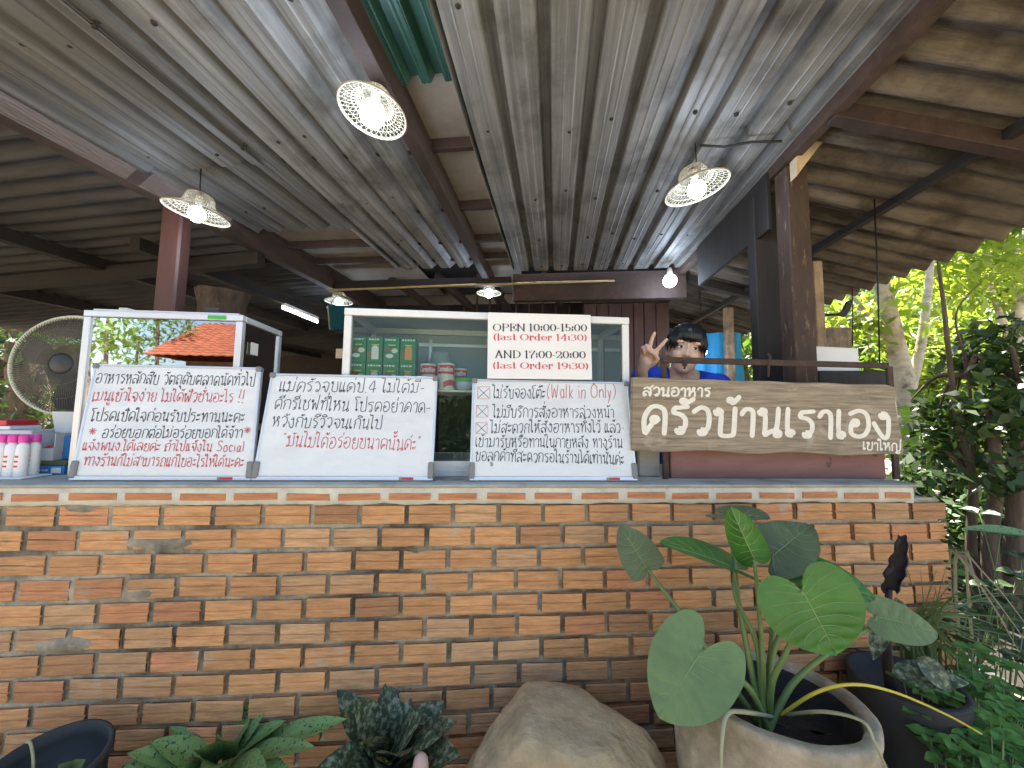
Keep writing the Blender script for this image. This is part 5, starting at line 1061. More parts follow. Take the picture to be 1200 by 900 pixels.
def bigleaf(mb, base, tip, width, nrm, heart, fold, droop, wave=0, torn=0, n=64, m=10, veins=.026, vm=None):
    base = Vector(base); tip = Vector(tip); ax = tip - base; L = ax.length; ax.normalize(); nrm = (nrm - ax * nrm.dot(ax)).normalized(); sd_ = ax.cross(nrm); ph = random.random() * 6
    for sg in (-1, 1):
        P = []
        for i in range(n + 1):
            f = i / n; ex_, ey_ = cr1(HO, f); ey_ = ey_ * heart if ey_ < 0 else ey_; ym = max(0, f - .12) / .88; ym = ym ** 1.15; row = []
            for j in range(m + 1):
                s = j / m; x = ex_ * s * width / 2; y = (ym + (ey_ - ym) * s ** 1.35) * L
                if torn and sg > 0 and s > .6: x *= 1 - torn * .35 * max(0, math.sin(f * 9)) * (s - .6)
                yy = max(0, y / L); vein = abs(math.sin((y / L - .45 * abs(x) / width) * 17)) ** .5
                z = -droop * L * yy * abs(yy) + fold * abs(x) * (1 - .35 * s) - veins * width * (1 - vein) * min(1, s * 3) * (1 - s ** 4) + wave * width * math.sin(f * 11 + ph + sg) * s * s
                row.append(base + ax * y + sd_ * (x * sg) + nrm * z)
            P.append(row)
        mb.grid(P); mb.grid([[p - nrm * .0007 for p in r] for r in P][::-1])
        if vm is not None:
            for f0 in (.10, .20, .31, .42, .53, .64, .75):
                path = []
                for q_ in range(9):
                    s_ = q_ / 8 * .93; ff = min(.98, f0 + .17 * s_ ** 1.3); i_ = ff * n; a_ = int(i_); tt = i_ - a_; j_ = s_ * m; b_ = int(j_); u_ = j_ - b_
                    p0 = P[a_][b_].lerp(P[a_][min(b_ + 1, m)], u_); p1 = P[min(a_ + 1, n)][b_].lerp(P[min(a_ + 1, n)][min(b_ + 1, m)], u_); path.append(p0.lerp(p1, tt) + nrm * .0001)
                vm.tube(path, [.0010 - .0008 * q_ / 8 for q_ in range(9)], 4)
def curve(pts, n=10):
    pts = [Vector(p) for p in pts]; out = []
    for i in range(len(pts) - 1):
        a = pts[max(i - 1, 0)]; b = pts[i]; c = pts[i + 1]; d = pts[min(i + 2, len(pts) - 1)]
        for k in range(n): t = k / n; out.append(.5 * ((2 * b) + (c - a) * t + (2 * a - 5 * b + 4 * c - d) * t * t + (3 * b - a - 3 * c + d) * t ** 3))
    out.append(pts[-1]); return out
# cement pot
PC = dep(897, 806, .97); pot = thing('plant_pot', 'large round weathered cement pot holding the big-leaved plant', 'pot', Vector((PC.x, PC.y, 0)))
PR = .252; hz = PC.z; mb = MB(); qt = (Vector((0, 0, 1)) + Vector((-PC.x, -PC.y, 0)).normalized() * -.10).normalized()
prof = [(.0, -hz + .02), (.15, -hz + .02), (.175, -hz + .05), (.215, -hz * .72), (.243, -hz * .42), (.252, -hz * .2), (.250, -.03), (.256, -.012), (.254, 0), (.246, .004), (.226, .003), (.219, -.004), (.217, -.04), (.217, -.12), (.0, -.12)]
PS = .855; prof = [(r * PS, z) for r, z in prof]
mb.lathe(prof, PC, 56, axis=qt, wob=lambda a, z: 1 + .012 * math.sin(3 * a + z * 9) + .006 * math.sin(11 * a + z * 40) + random.uniform(-.002, .002)); mb.build('pot_body', M['pot'], pot)
qq = Vector((0, 0, 1)).rotation_difference(qt)
mb = MB(); mb.grid([[PC + qq @ Vector((.183 * r / 8 * math.cos(a), .183 * r / 8 * math.sin(a), -.085 + random.uniform(-.006, .006) * (r < 8))) for a in [2 * math.pi * k / 30 for k in range(31)]] for r in range(9)]); mb.build('soil', M['soil'], pot)
mb = MB(); mb.grid([[PC + qq @ Vector(((.1815) * math.cos(a), (.1815) * math.sin(a), z)) for a in [2 * math.pi * k / 40 for k in range(41)]] for z in (-.1, -.014)]); mb.build('inner_coating', M['pot_dark'], pot)
mb = MB(); a = -1.05; mb.tube([PC + qq @ Vector(((r_ * PS + .001) * math.cos(a + da), (r_ + .0004) * math.sin(a + da), z)) for r_, z, da in ((.247, .0035, 0), (.2535, -.002, .004), (.252, -.04, .012), (.2525, -.09, 0), (.249, -.15, .02))], .0016, 5); mb.build('crack', M['wood_black'], pot)
bp = thing('big_leaf_plant', 'plant with large heart-shaped leaves on long stalks in the cement pot', 'plant', PC - EZ * .08)
root = dep(900, 838, .93)
up_ = Vector((0, 0, 1)); tc = lambda P: (C0 - P).normalized()
specs = [  # base px, tip px, base depth, tip depth, width m, heart, material, normal mix (towards camera, up), fold, stem via px, extra
 ((759, 667), (727, 616), 1.10, 1.14, .115, .10, 'leaf_dull', (.9, .3), .1, [(800, 722)], {}),
 ((850, 602), (902, 604), 1.12, 1.04, .15, .35, 'leaf_dull', (.10, 1), .15, [(868, 720), (858, 640)], {}),
 ((862, 666), (777, 629), 1.04, .98, .13, .28, 'leaf', (.42, .9), .35, [(888, 760), (862, 700)], {}),
 ((884, 656), (857, 597), .98, .96, .085, .15, 'leaf', (.8, -.1), -.55, [(893, 760)], {}),
 ((905, 652), (952, 612), 1.06, 1.12, .15, .3, 'leaf_dull', (.75, .35), .2, [(905, 740)], dict(torn=.6, wave=.03)),
 ((944, 674), (1028, 697), 1.02, .96, .125, .35, 'leaf', (.55, .8), .4, [(905, 770), (930, 710)], {}),
 ((940, 692), (984, 771), .88, .84, .205, .33, 'leaf', (.95, .35), .12, [(905, 800), (925, 755)], dict(wave=.012)),
 ((1026, 722), (1102, 740), .98, .94, .115, .2, 'leaf_pale', (.75, .55), .12, [(930, 800), (985, 755), (1022, 734)], {}),
 ((822, 764), (771, 841), .84, .80, .175, .38, 'leaf_pale', (.95, .3), .08, [(880, 810), (840, 775)], dict(wave=.012)),
]
M['leaf9'] = mat('leaf_grey_green', (.17, .25, .085, 1), .5, var=.18, vscale=12, trans=.18)
for i, (b_, t_, d0, d1, w, ht, m, nm, fo, via, ex) in enumerate(specs):
    B_ = dep(*b_, d0); T_ = dep(*t_, d1); nrm = tc(B_) * nm[0] + up_ * nm[1]
    mb = MB(); vm_ = MB(); bigleaf(mb, B_, T_, w, nrm, ht, fo, .08, vm=vm_, **ex); lf = mb.build('leaf', M['leaf9'] if i == 8 else M[m], bp)
    pts = [root + Vector((random.uniform(-.02, .02), random.uniform(-.02, .02), -.03))]
    for k, v in enumerate(via): pts.append(dep(*v, .93 + (d0 - .93) * (k + 1) / (len(via) + 1)))
    pts.append(B_); mb = MB(); cv = curve(pts); mb.tube(cv, [.0085 - .0050 * k / len(cv) for k in range(len(cv))], 8); mb.build('stalk', M['stem'], bp)
    ax = (T_ - B_); n3 = (nrm - ax.normalized() * nrm.dot(ax.normalized())).normalized(); mb = MB(); L = ax.length
    mb.tube([B_ + ax * t - n3 * (.08 * L * t * t - .0008) for t in (0, .25, .5, .75, .95)], [.0016, .0013, .001, .0008, .0004], 5)
    mb.build('midrib', M['vein'], lf); vm_.build('veins', M['vein'], lf)
for m, pts, ds, r in (('stem_yellow', [(915, 838), (955, 812), (1000, 802), (1050, 812), (1110, 838), (1150, 860)], (.92, .88, .85, .86, .9, .93), .0042), ('stem_pale', [(905, 840), (870, 834), (852, 838), (846, 870), (845, 910)], (.92, .8, .74, .71, .70), .0050),
                      ('stem_pale', [(920, 838), (965, 834), (1010, 845), (1025, 870), (1045, 915)], (.92, .82, .76, .74, .74), .0042), ('stem', [(905, 835), (880, 805), (840, 770), (800, 735)], (.93, .95, 1.0, 1.05), .0045)):
    mb = MB(); cv = curve([dep(*p, d) for p, d in zip(pts, ds)]); mb.tube(cv, [r * (1 - .5 * k / len(cv)) for k in range(len(cv))], 7); mb.build('stalk', M[m], bp)
# rock
rc = dep(668, 890, 1.0); mb = MB(); bm = bmesh.new(); bmesh.ops.create_icosphere(bm, subdivisions=7, radius=1)
for v in bm.verts:
    p = v.co.copy(); s = 1 + .13 * mno.noise(p * 1.3 + Vector((3, 1, 7))) + .05 * mno.noise(p * 3.1) + .025 * mno.noise(p * 7) + .012 * mno.noise(p * 18) + .006 * mno.noise(p * 45)
    q = Vector((p.x * .30 * s, p.y * .19 * s, p.z * .40 * s)); f = q.z + .50 * q.x
    if f > .31: q.z -= (f - .31) * .5
    f2 = q.z - .02 * q.x
    if f2 > .315: q.z -= (f2 - .315) * .6
    f3 = q.z - 1.3 * q.x
    if f3 > .48: q.z -= (f3 - .48) * .55
    v.co = q
me = bpy.data.meshes.new('rock'); bm.to_mesh(me); bm.free(); me.materials.append(M['rock'])
for p in me.polygons: p.use_smooth = True
ro = bpy.data.objects.new('rock', me); COL.objects.link(ro); ro.location = (rc.x, rc.y, .05); tag(ro, 'big rounded brown rock standing against the brick counter', 'rock')
# rosettes in front of the counter
def rosette(name, label, cx, cy, d, tips, m, w, droop, fold=.3):
    c = dep(cx, cy, d); c.z = max(.02, c.z); t = thing(name, label, 'plant', Vector((c.x, c.y, .01)))
    for (tx, ty, dd_) in tips:
        T = dep(tx, ty, dd_); B_ = c + (T - c) * .22 + EZ * .01; ax = (T - B_); k = random.uniform(.85, 1.15); mb = MB()
        leaf(mb, B_, T + EZ * droop * ax.length, w * k * min(1.25, max(.7, ax.length / .12)) , tc(B_) * .55 + up_ * .75 + Vector((random.uniform(-.3, .3), 0, 0)), 0, fold, droop, .03, .8, 12, 5); mb.build('leaf', M[m], t)
        mb = MB(); mb.tube(curve([Vector((c.x, c.y, .01)), c * .6 + B_ * .4 - EZ * .03, B_]), .0032, 6); mb.build('stalk', M['stem'], t)
rosette('spotted_plant', 'low plant with light green dark-spotted leaves at the foot of the counter', 258, 905, 1.12, [(158, 888, 1.02), (138, 908, 1.0), (228, 838, 1.16), (312, 816, 1.15), (290, 838, 1.14), (388, 853, 1.06), (352, 880, 1.0), (334, 912, .95), (272, 862, 1.02), (205, 858, 1.1), (250, 900, .92), (185, 875, 1.05), (322, 852, 1.1), (238, 872, .98), (300, 905, .93), (215, 905, .95), (345, 866, 1.08)], 'leaf_spot', .056, .18)
rosette('silver_leaf_plant', 'plant with dark leaves dusted silver beside the rock', 452, 900, 1.10, [(400, 818, 1.12), (455, 810, 1.16), (478, 814, 1.18), (526, 852, 1.08), (531, 890, 1.0), (486, 846, 1.05), (432, 862, 1.0), (378, 905, .98), (405, 880, 1.03), (502, 868, 1.0), (455, 908, .93), (438, 842, 1.08), (470, 880, .95), (415, 912, .95), (515, 832, 1.14), (425, 830, 1.05), (495, 905, .96)], 'leaf_silver', .074, .16, .2)
c = dep(493, 893, .97); mb = MB(); mb.lathe([(.02, -c.z), (.021, -.06), (.020, -.01), (.017, .008), (.010, .017), (0, .02)], c, 18); tag(mb.build('stake', M['stone_pink'], None, Vector((c.x, c.y, 0))), 'rounded pale pink stake among the silver dusted leaves', 'stake')
c = dep(52, 905, .93); t = thing('plastic_pot', 'black plastic pot at the foot of the counter, far left corner', 'pot', Vector((c.x, c.y, 0)))
mb = MB(); mb.lathe([(r_ * .76, z_) for r_, z_ in [(.0, -c.z + .01), (.11, -c.z + .01), (.145, 0), (.155, .0), (.155, .022), (.147, .022), (.14, -.01), (.135, -.05), (0, -.05)]], c, 36, axis=(.02, -.14, 1)); mb.build('pot_body', M['pot_dark'], t)
mb = MB(); s_ = dep(36, 872, .93); mb.tube(curve([s_ + Vector((.012, 0, -.14)), s_ + Vector((.014, 0, -.05)), s_, s_ + Vector((-.012, .0, .003))]), .003, 6); mb.build('dry_stick', M['stem_pale'], t)
mb = MB(); leaf(mb, dep(85, 900, .95), dep(96, 893, .93), .03, tc(c), 0, .2); leaf(mb, dep(82, 905, .95), dep(70, 897, .93), .03, tc(c), 0, .2); mb.build('sprout', M['leaf_pale'], t)
# right corner: dark pot, dead leaf, zebra leaves, herbs, grasses
c = dep(1060, 797, 1.16); t = thing('dark_pot', 'dark clay pot with dead and striped leaves, right of the cement pot', 'pot', Vector((c.x, c.y, 0)))
mb = MB(); mb.lathe([(0, -c.z + .01), (.09, -c.z + .01), (.13, -.06), (.138, 0), (.135, .006), (.122, .006), (.118, -.03), (0, -.04)], c, 36); mb.build('pot_body', M['pot_dark'], t)
dp = thing('dying_plant', 'dying plant with a curled dark leaf and striped leaves in the dark pot', 'plant', c - EZ * .03)
mb = MB(); st = curve([dep(1045, 815, 1.16), dep(1038, 750, 1.14), dep(1042, 690, 1.12)]); mb.tube(st, [.016 - .009 * k / len(st) for k in range(len(st))], 9); mb.build('stalk', M['leaf_dead'], dp)
mb = MB(); P = []
for i in range(14):
    f = i / 13; cc = dep(1042 + 16 * math.sin(f * 1.4), 694 - 66 * f, 1.12); wd = .022 * (1 - abs(f - .35)) + .004
    P.append([cc + Vector((math.cos(a) * wd * (1 + .25 * math.sin(i * 1.9)), math.sin(a) * wd * .7, .004 * math.sin(a * 3 + i))) for a in [rad(-60 + 25 * k) for k in range(12)]])
mb.grid(P); mb.build('curled_leaf', M['leaf_dead'], dp)
for b_, t_, d, w in (((1050, 700), (1068, 765), 1.12, .05), ((1045, 790), (1138, 794), 1.08, .075), ((1075, 770), (1120, 812), 1.06, .06), ((1040, 720), (1022, 770), 1.15, .05)):
    mb = MB(); leaf(mb, dep(*b_, d), dep(*t_, d - .05), w, tc(c) * .7 + up_ * .6, 0, .25, .15, .03); mb.build('striped_leaf', M['leaf_silver'], dp)
def herb(label, px_, py_, d, r, n, m, size):
    c = dep(px_, py_, d); base = Vector((c.x, c.y + .05, .0)); t = thing('herb_plant', label, 'plant', base, 'herbs in the right corner'); mb = MB(); sm_ = MB()
    for k in range(n):
        p = c + Vector((random.gauss(0, r), random.gauss(0, r * .7), random.gauss(0, r * .8))); p.z = max(.04, p.z); a = random.uniform(0, 6.28); sm_.tube([base, base * .4 + p * .6 - EZ * .03, p], .0018, 4)
        for q in range(4):
            an = a + q * 1.57 + random.uniform(-.2, .2); dv = Vector((math.cos(an), math.sin(an), .25)).normalized(); L = size * random.uniform(.7, 1.2) * (1 if q % 2 else .75)
            leaf(mb, p + dv * .006, p + dv * L, L * .72, up_ + tc(p) * .35, 0, .3, .2, .05, .7, 7, 3)
    mb.build('foliage', M[m], t); sm_.build('stems', M['stem'], t)
herb('mint-like herb, lowest clump in the right corner', 1130, 880, 1.0, .05, 17, 'mint', .045)
herb('mint-like herb at the right edge of the view', 1190, 850, 1.05, .06, 18, 'mint', .048)
herb('mint-like herb with pale tips above the lowest clump', 1150, 800, 1.18, .06, 16, 'mint', .045)
herb('darker low herb between the dark pot and the grass', 1095, 745, 1.32, .05, 12, 'fol_dark', .045)
herb('darker herb behind the grass at the right edge', 1185, 760, 1.4, .09, 18, 'fol_dark', .05)
herb('dark low herb at the foot of the brown shrub stems', 1150, 700, 1.75, .13, 22, 'fol_dark', .07)
herb('leafy herb filling the shade beside the counter end', 1110, 690, 1.7, .09, 16, 'mint', .05)
herb('pale herb at the bottom right corner, nearest the camera', 1185, 905, .92, .05, 16, 'mint', .045)
herb('mint-like herb just right of the dark pot', 1110, 830, 1.08, .05, 14, 'mint', .045)
herb('dark herb half hidden at the right edge behind the dry grass', 1215, 690, 1.6, .12, 20, 'fol_dark', .07)
def tuft(label, px_, py_, d, tips, m, r=.0022):
    c = dep(px_, py_, d); t = thing('grass_tuft', label, 'grass tuft', Vector((c.x, c.y, 0)), 'grass tufts in the right corner'); mb = MB()
    for (tx, ty, td) in tips:
        T = dep(tx, ty, td); B_ = c + Vector((random.gauss(0, .02), random.gauss(0, .02), 0)); mid = (B_ + T) / 2 + EZ * (T - B_).length * random.uniform(.08, .2)
        cv = curve([Vector((B_.x, B_.y, .0)), B_, mid, T], 5); w = [r * (1.2 - 1.1 * k / len(cv)) * 1.6 for k in range(len(cv))]
        P = []
        for k, p in enumerate(cv):
            tg = (cv[min(k + 1, len(cv) - 1)] - cv[max(k - 1, 0)]).normalized(); sdv = tg.cross(tc(p)).normalized() * w[k]; P.append([p - sdv, p + tc(p) * .0006, p + sdv])
        mb.grid(P)
    mb.build('blades', M[m], t)
tuft('green grass tuft arching over the herbs at the right', 1075, 740, 1.28, [(random.uniform(1090, 1210), random.uniform(690, 850), random.uniform(1.05, 1.35)) for _ in range(38)], 'grass')
tuft('thin grass tuft beside the curled dead leaf', 1085, 760, 1.3, [(random.uniform(1020, 1120), random.uniform(640, 720), random.uniform(1.15, 1.35)) for _ in range(16)], 'grass', .0014)
tuft('dry pale grass blades leaning out to the right edge', 1112, 655, 1.45, [(1205, 755, 1.1), (1195, 765, 1.2), (1180, 735, 1.2), (1210, 742, 1.15), (1150, 700, 1.3)], 'grass_dry', .0028)
c = dep(1235, 640, 1.0); t = thing('spotted_shrub', 'shrub reaching in at the right edge with one long spotted leaf', 'plant', Vector((c.x, c.y, 0)))
mb = MB(); leaf(mb, dep(1222, 630, 1.0), dep(1127, 616, 1.02), .055, up_ + tc(c) * .35, 0, .3, .05); mb.build('leaf', M['leaf_spot'], t)
mb = MB(); mb.tube(curve([Vector((c.x, c.y, 0)), c, dep(1222, 630, 1.0)]), .005, 6); mb.build('stalk', M['stem'], t)

# ------------------------------------------------------------------ trees
def cloud(mbv, centers, n, size, flat=.5, seed=0):
    r = np.random.default_rng(seed); ce = np.array([list(c[:3]) for c in centers], float); ra = np.array([c[3] if hasattr(c[3], '__len__') else (c[3],) * 3 for c in centers], float)
    vol = ra.prod(1); k = r.choice(len(ce), n, p=vol / vol.sum()); d = r.normal(size=(n, 3)); d /= np.linalg.norm(d, axis=1)[:, None]
    p = ce[k] + d * ra[k] * (r.random(n) ** .45)[:, None]
    a = r.normal(size=(n, 3)); a[:, 2] -= .35; a /= np.linalg.norm(a, axis=1)[:, None]; u = r.normal(size=(n, 3)); u[:, 2] += flat * 2
    s = np.cross(a, u); s /= np.linalg.norm(s, axis=1)[:, None] + 1e-9; nn = np.cross(s, a)
    L = size * r.uniform(.6, 1.3, n)[:, None]; w = L * r.uniform(.38, .55, n)[:, None]
    v = np.stack([p, p + a * L * .45 + s * w * .5 + nn * w * .12, p + a * L - nn * L * .08, p + a * L * .45 - s * w * .5 + nn * w * .12], 1).reshape(-1, 3); mbv.append(v)
def leafmesh(name, vs, m, parent):
    v = np.concatenate(vs); me = bpy.data.meshes.new(name); o = parent_world(parent) if parent else Vector((0, 0, 0)); v = v - np.array(o)[None]
    nq = len(v) // 4; me.vertices.add(len(v)); me.vertices.foreach_set('co', v.ravel().astype(np.float32)); me.loops.add(len(v)); me.loops.foreach_set('vertex_index', np.arange(len(v), dtype=np.int32))
    me.polygons.add(nq); me.polygons.foreach_set('loop_start', np.arange(0, len(v), 4, dtype=np.int32)); me.materials.append(m); me.update(calc_edges=True); me.validate()
    ob = bpy.data.objects.new(name, me); COL.objects.link(ob)
    if parent: ob.parent = parent
    return ob
def tree(label, base, limbs, clouds, n, size, mleaf, mbark, name='tree', group=None, seed=1, flat=.5):
    t = thing(name, label, 'tree', base, group); mb = MB()
    for pts, r0, r1 in limbs:
        cv = curve(pts, 6); mb.tube(cv, [r0 + (r1 - r0) * k / (len(cv) - 1) for k in range(len(cv))], 10)
    rr = random.Random(seed)
    for c in clouds[:6]:
        p = Vector(c[:3]); s = min((q for pts, _, _ in limbs for q in pts), key=lambda q: (Vector(q) - p).length)
        for _ in range(4):
            q = p + Vector((rr.uniform(-1, 1), rr.uniform(-1, 1), rr.uniform(-1, 1))) * (max(c[3]) if hasattr(c[3], '__len__') else c[3]) * .75; s_ = Vector(s); mb.tube(curve([s_, (s_ + q) / 2 + EZ * .08, q], 4), [.018, .017, .016, .015, .013, .011, .008, .006, .003], 5)
    mb.build('trunk', mbark, t); vs = []; cloud(vs, clouds, n, size, flat, seed); leafmesh('crown', vs, mleaf, t); return t
D = dep
b0 = D(1066, 600, 4.4); b0.z = -.03
tree('pale-barked forked tree just beyond the right lean-to eave', b0, [([b0, D(1064, 480, 4.4), D(1050, 405, 4.4), D(1037, 348, 4.3), D(1022, 290, 4.3), D(1010, 200, 4.4)], .115, .05), ([D(1062, 475, 4.4), D(1080, 400, 4.5), D(1091, 300, 4.6), D(1096, 200, 4.7)], .055, .025), ([D(1050, 410, 4.4), D(1018, 370, 4.5), D(985, 330, 4.7)], .04, .015)],
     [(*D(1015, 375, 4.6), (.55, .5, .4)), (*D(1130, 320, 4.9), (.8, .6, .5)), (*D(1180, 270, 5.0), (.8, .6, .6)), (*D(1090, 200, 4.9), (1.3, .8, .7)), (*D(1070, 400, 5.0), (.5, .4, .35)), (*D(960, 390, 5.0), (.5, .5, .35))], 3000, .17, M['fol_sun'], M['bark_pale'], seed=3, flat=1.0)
b1 = D(1196, 560, 5.6); b1.z = -.03
tree('slender pale tree at the right edge, beyond the shrub', b1, [([b1, D(1196, 480, 5.6), D(1192, 400, 5.6), D(1196, 300, 5.7), D(1205, 200, 5.8)], .10, .04), ([D(1193, 420, 5.6), D(1165, 350, 5.7), D(1150, 280, 5.8)], .05, .02)],
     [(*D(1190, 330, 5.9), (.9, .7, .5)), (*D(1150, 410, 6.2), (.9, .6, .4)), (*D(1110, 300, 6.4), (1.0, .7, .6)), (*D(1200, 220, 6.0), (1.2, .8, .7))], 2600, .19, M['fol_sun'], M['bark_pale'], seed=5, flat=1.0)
b2 = D(1165, 700, 2.15); b2.z = 0
tree('dark leafy shrub with thick brown stems behind the counter end', b2, [([b2, D(1160, 640, 2.15), D(1168, 560, 2.15), D(1160, 470, 2.2)], .045, .02), ([b2 + Vector((.1, .05, 0)), D(1188, 640, 2.2), D(1190, 560, 2.2), D(1195, 450, 2.2)], .055, .02), ([b2 + Vector((-.05, .03, 0)), D(1138, 640, 2.25), D(1140, 560, 2.3), D(1120, 480, 2.3), D(1105, 350, 2.4), D(1098, 300, 2.4)], .03, .006), ([D(1140, 560, 2.3), D(1135, 440, 2.35), D(1120, 370, 2.4), D(1150, 330, 2.4)], .01, .003)],
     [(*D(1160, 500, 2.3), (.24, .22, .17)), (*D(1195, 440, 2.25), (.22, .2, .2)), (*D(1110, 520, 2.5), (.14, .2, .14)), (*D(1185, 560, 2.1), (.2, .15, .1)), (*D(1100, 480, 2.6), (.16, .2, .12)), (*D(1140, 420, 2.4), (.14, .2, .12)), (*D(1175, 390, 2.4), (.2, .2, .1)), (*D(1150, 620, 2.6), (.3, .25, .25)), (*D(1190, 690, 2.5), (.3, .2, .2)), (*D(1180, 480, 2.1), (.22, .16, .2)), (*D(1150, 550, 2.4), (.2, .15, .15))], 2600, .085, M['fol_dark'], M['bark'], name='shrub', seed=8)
cb_ = D(1125, 640, 3.0); cb_.z = -.02
tree('dark bush in the shade behind the brown shrub stems', cb_, [([cb_, cb_ + EZ * .4, cb_ + Vector((.1, .1, .9))], .03, .01)], [(cb_.x, cb_.y, .55, (.5, .4, .5)), (cb_.x + .5, cb_.y - .2, .5, (.5, .4, .5)), (cb_.x + .2, cb_.y + .3, 1.0, (.5, .4, .25))], 1800, .12, M['fol_dark'], M['bark'], name='bush', seed=9)
t5 = Vector((3.1, 2.7, -.02))
tree('added unseen low tree whose broad crown shades the ground right of the lean-to', t5, [([t5, t5 + EZ * 1.5, Vector((2.9, 2.6, 2.6))], .06, .03), ([t5 + EZ * 1.5, Vector((2.6, 2.0, 2.5)), Vector((2.3, 1.4, 2.7))], .04, .015)], [(2.4, 2.3, 2.75, (.6, 1.4, .22)), (3.2, 2.9, 2.9, (.8, 1.3, .3)), (2.35, 1.2, 2.6, (.4, .7, .15))], 3600, .14, M['fol_mid'], M['bark'], seed=10)  # tree added out of view to keep sun off the right corner
# banks of trees farther away
k = 0
for (px_, py_, d, r, m, lab) in ((870, 420, 8, 1.6, 'fol_mid', 'rounded green tree seen between person and posts'), (1010, 400, 9, 2.0, 'fol_mid', 'green tree beyond the grey far post'), (1090, 440, 8.5, 1.5, 'fol_sun', 'bright green bush behind the pale-barked tree'), (1180, 430, 10, 2.3, 'fol_sun', 'bright tree far beyond the right shrub'), (1120, 300, 12, 2.6, 'fol_sun', 'tall bright tree far back above the shrub'), (1290, 300, 9, 2.4, 'fol_sun', 'bright tree just outside the right edge')):
    c = D(px_, py_, d); b = Vector((c.x, c.y, -.03)); k += 1
    tree(lab, b, [([b, b + EZ * c.z * .5 + Vector((.1, 0, 0)), c, c + EZ * r * .6], .14, .04)], [(*c, (r, r * .8, r * .8)), (*(c + Vector((r * .6, .3, r * .4))), r * .6), (*(c + Vector((-r * .6, 0, -r * .4))), r * .6), (*(c - EZ * r * .8), (r, r * .7, r * .5))], int(1500 + 300 * r), .24, M[m], M['bark'], group='trees beyond the lean-to', seed=20 + k)
vs = []; cs = []
for i in range(26):
    an = rad(-72 + 150 * i / 25); R2 = random.uniform(19, 25); cs.append((R2 * math.sin(an), R2 * math.cos(an), random.uniform(1.5, 4.0), (3.0, 2.0, random.uniform(2.5, 4.2))))
cloud(vs, cs, 16000, .5, .5, 77); tag(leafmesh('far_wood', vs, M['fol_far'], None), 'mass of green trees closing the view all round', 'wood', None, 'stuff')
for (px_, py_, d, lab) in ((18, 470, 6.5, 'dark-trunked tree beyond the left lean-to, behind the fan'), (60, 455, 8.5, 'green tree farther out behind the fan grille')):
    c = D(px_, py_, d); b = Vector((c.x, c.y, -.03)); k += 1
    tree(lab, b, [([b, D(px_ + 14, 470, d), D(px_ + 10, 430, d), D(px_ + 5, 380, d)], .32, .16), ([b + Vector((-.5, .2, 0)), D(px_ - 10, 470, d + .2), D(px_ - 14, 420, d + .2)], .26, .14)], [(*c, (1.1, .8, .5)), (*D(px_ + 30, 500, d), (.8, .6, .35)), (*D(px_, 400, d), (1.2, .9, .5))], 1300, .16, M['fol_dark'], M['bark'], group='trees beyond the left lean-to', seed=40 + k)
# across the yard behind the viewer: what the fridge glass mirrors
def mir(px_, py_, dist):
    h = onwall(px_, py_, .141); r = ray(px_, py_); r = r - EY * 2 * r.dot(EY); return h + r * (dist / -r.dot(EY))
e0 = mir(168, 415, 9.0); e1 = mir(345, 419, 9.0); r0 = mir(240, 379, 12.0); r1 = mir(350, 372, 12.0); e1.z = e0.z; r1.z = r0.z; bk_ = (r0 - e0).dot(-EY) * 2
hs = thing('tiled_house', 'house with a red-brown tiled hip roof across the yard, mirrored in the fridge glass', 'house', Vector((e0.x, e0.y, 0)))
mb = MB(); E2 = e0 - EY * 6.5; E3 = e1 - EY * 6.5; rows_ = 16
def slope(a, b, c, d, n=16, m=40): 
    P = []
    for i in range(n + 1):
        f = i / n
        for off in ((0, .035) if i < n else (0,)): L0 = a.lerp(d, f); L1 = b.lerp(c, f); P.append([L0.lerp(L1, j / m) + EZ * (off * (1 if off else 0) + .012 * math.sin(j * 2.2)) for j in range(m + 1)])
    mb.grid(P, 0, False)
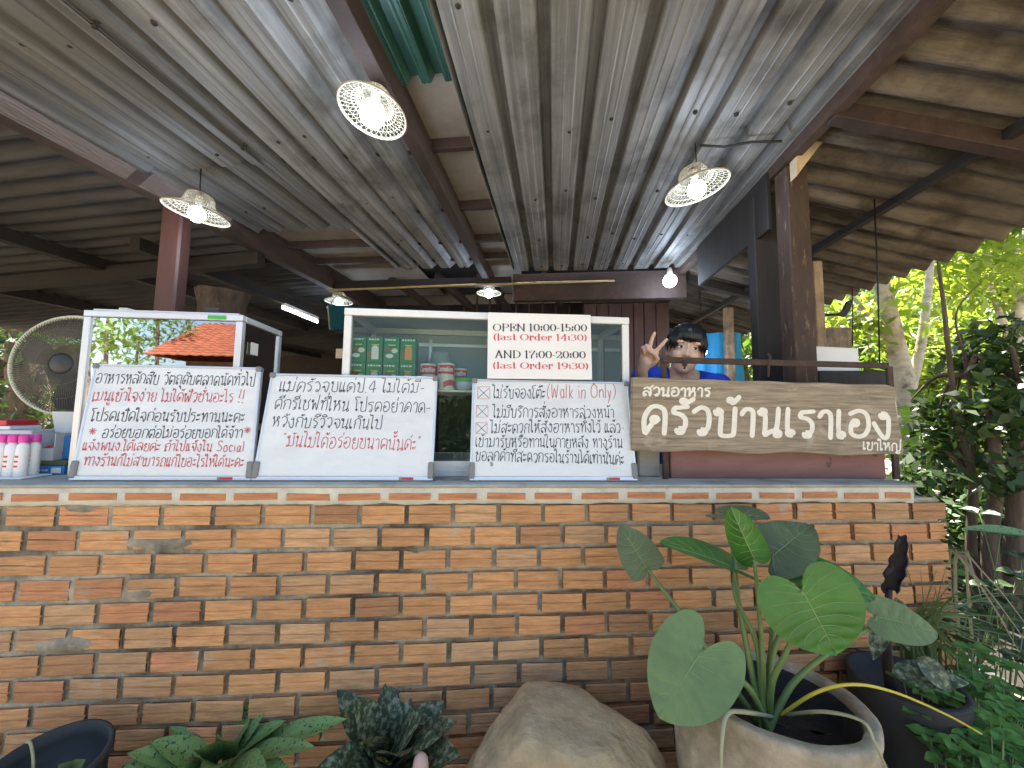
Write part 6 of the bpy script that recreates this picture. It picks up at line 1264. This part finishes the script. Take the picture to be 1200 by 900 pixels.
slope(e0, e1, r1, r0); slope(E2, e0, r0, r0, 16, 30); slope(E3, E2, r0, r1); slope(e1, E3, r1, r1, 16, 30); mb.build('roof', M['roof_tile'], hs)
mb = MB(); i_ = .6; x_ = (e1 - e0).normalized(); mb.box(Vector((e0.x, e0.y, -.02)) + x_ * i_ - EY * i_, x_ * ((e1 - e0).length - 2 * i_), -EY * 5.0, EZ * (e0.z - .06)); mb.build('wall', M['house_wall'], hs)
for f in (.2, .55, .8):
    mb = MB(); p = Vector((e0.x, e0.y, .9)) + x_ * (e1 - e0).length * f - EY * (i_ - .03); mb.box(p, x_ * .9, EY * .03, EZ * 1.0, 0, .01); mb.build('window', M['glass_dark'], hs)
for i, (px_, py_, dist, r) in enumerate(((125, 395, 8, .75), (185, 388, 10, 1.0), (222, 380, 15, 1.3), (105, 420, 12, 1.2), (160, 425, 12, 1.0))):
    c = mir(px_, py_, dist); b = Vector((c.x, c.y, -.03))
    tree(['thin-leaved small tree across the yard, nearest the counter', 'loose green tree across the yard beside the tiled house', 'tall tree behind the tiled house', 'green bush across the yard, leftmost in the mirror image', 'green bush across the yard left of the tiled house'][i], b, [([b, (b + c) / 2 + Vector((.08, 0, 0)), c, c + EZ * r * .7], .07, .02)], [(*c, (r, r, r * .55)), (*(c + EZ * r * .6 + EX * r * .5), r * .5), (*(c + EZ * r * .5 - EX * r * .6), r * .45)], 240, .19, M['fol_mid'], M['bark'], group='trees across the yard', seed=60 + i, flat=1)

for i, (px_, py_, dist, r) in enumerate(((530, 500, 5.5, .9), (640, 505, 6.5, 1.0), (440, 505, 7.0, .9))):
    c = mir(px_, py_, dist); b = Vector((c.x, c.y, -.03))
    tree(['dark green bush across the yard, mirrored low in the display cabinet', 'dark green bush across the yard, mirrored behind the opening hours', 'dark green bush across the yard opposite the second whiteboard'][i], b, [([b, b + EZ * .5, b + EZ * 1.0], .04, .02)], [(b.x, b.y, .75, (r, .6, .75)), (b.x + .3, b.y, 1.25, (r * .7, .5, .4))], 1500, .14, M['fol_mid'], M['bark'], name='bush', group='bushes across the yard', seed=90 + i)
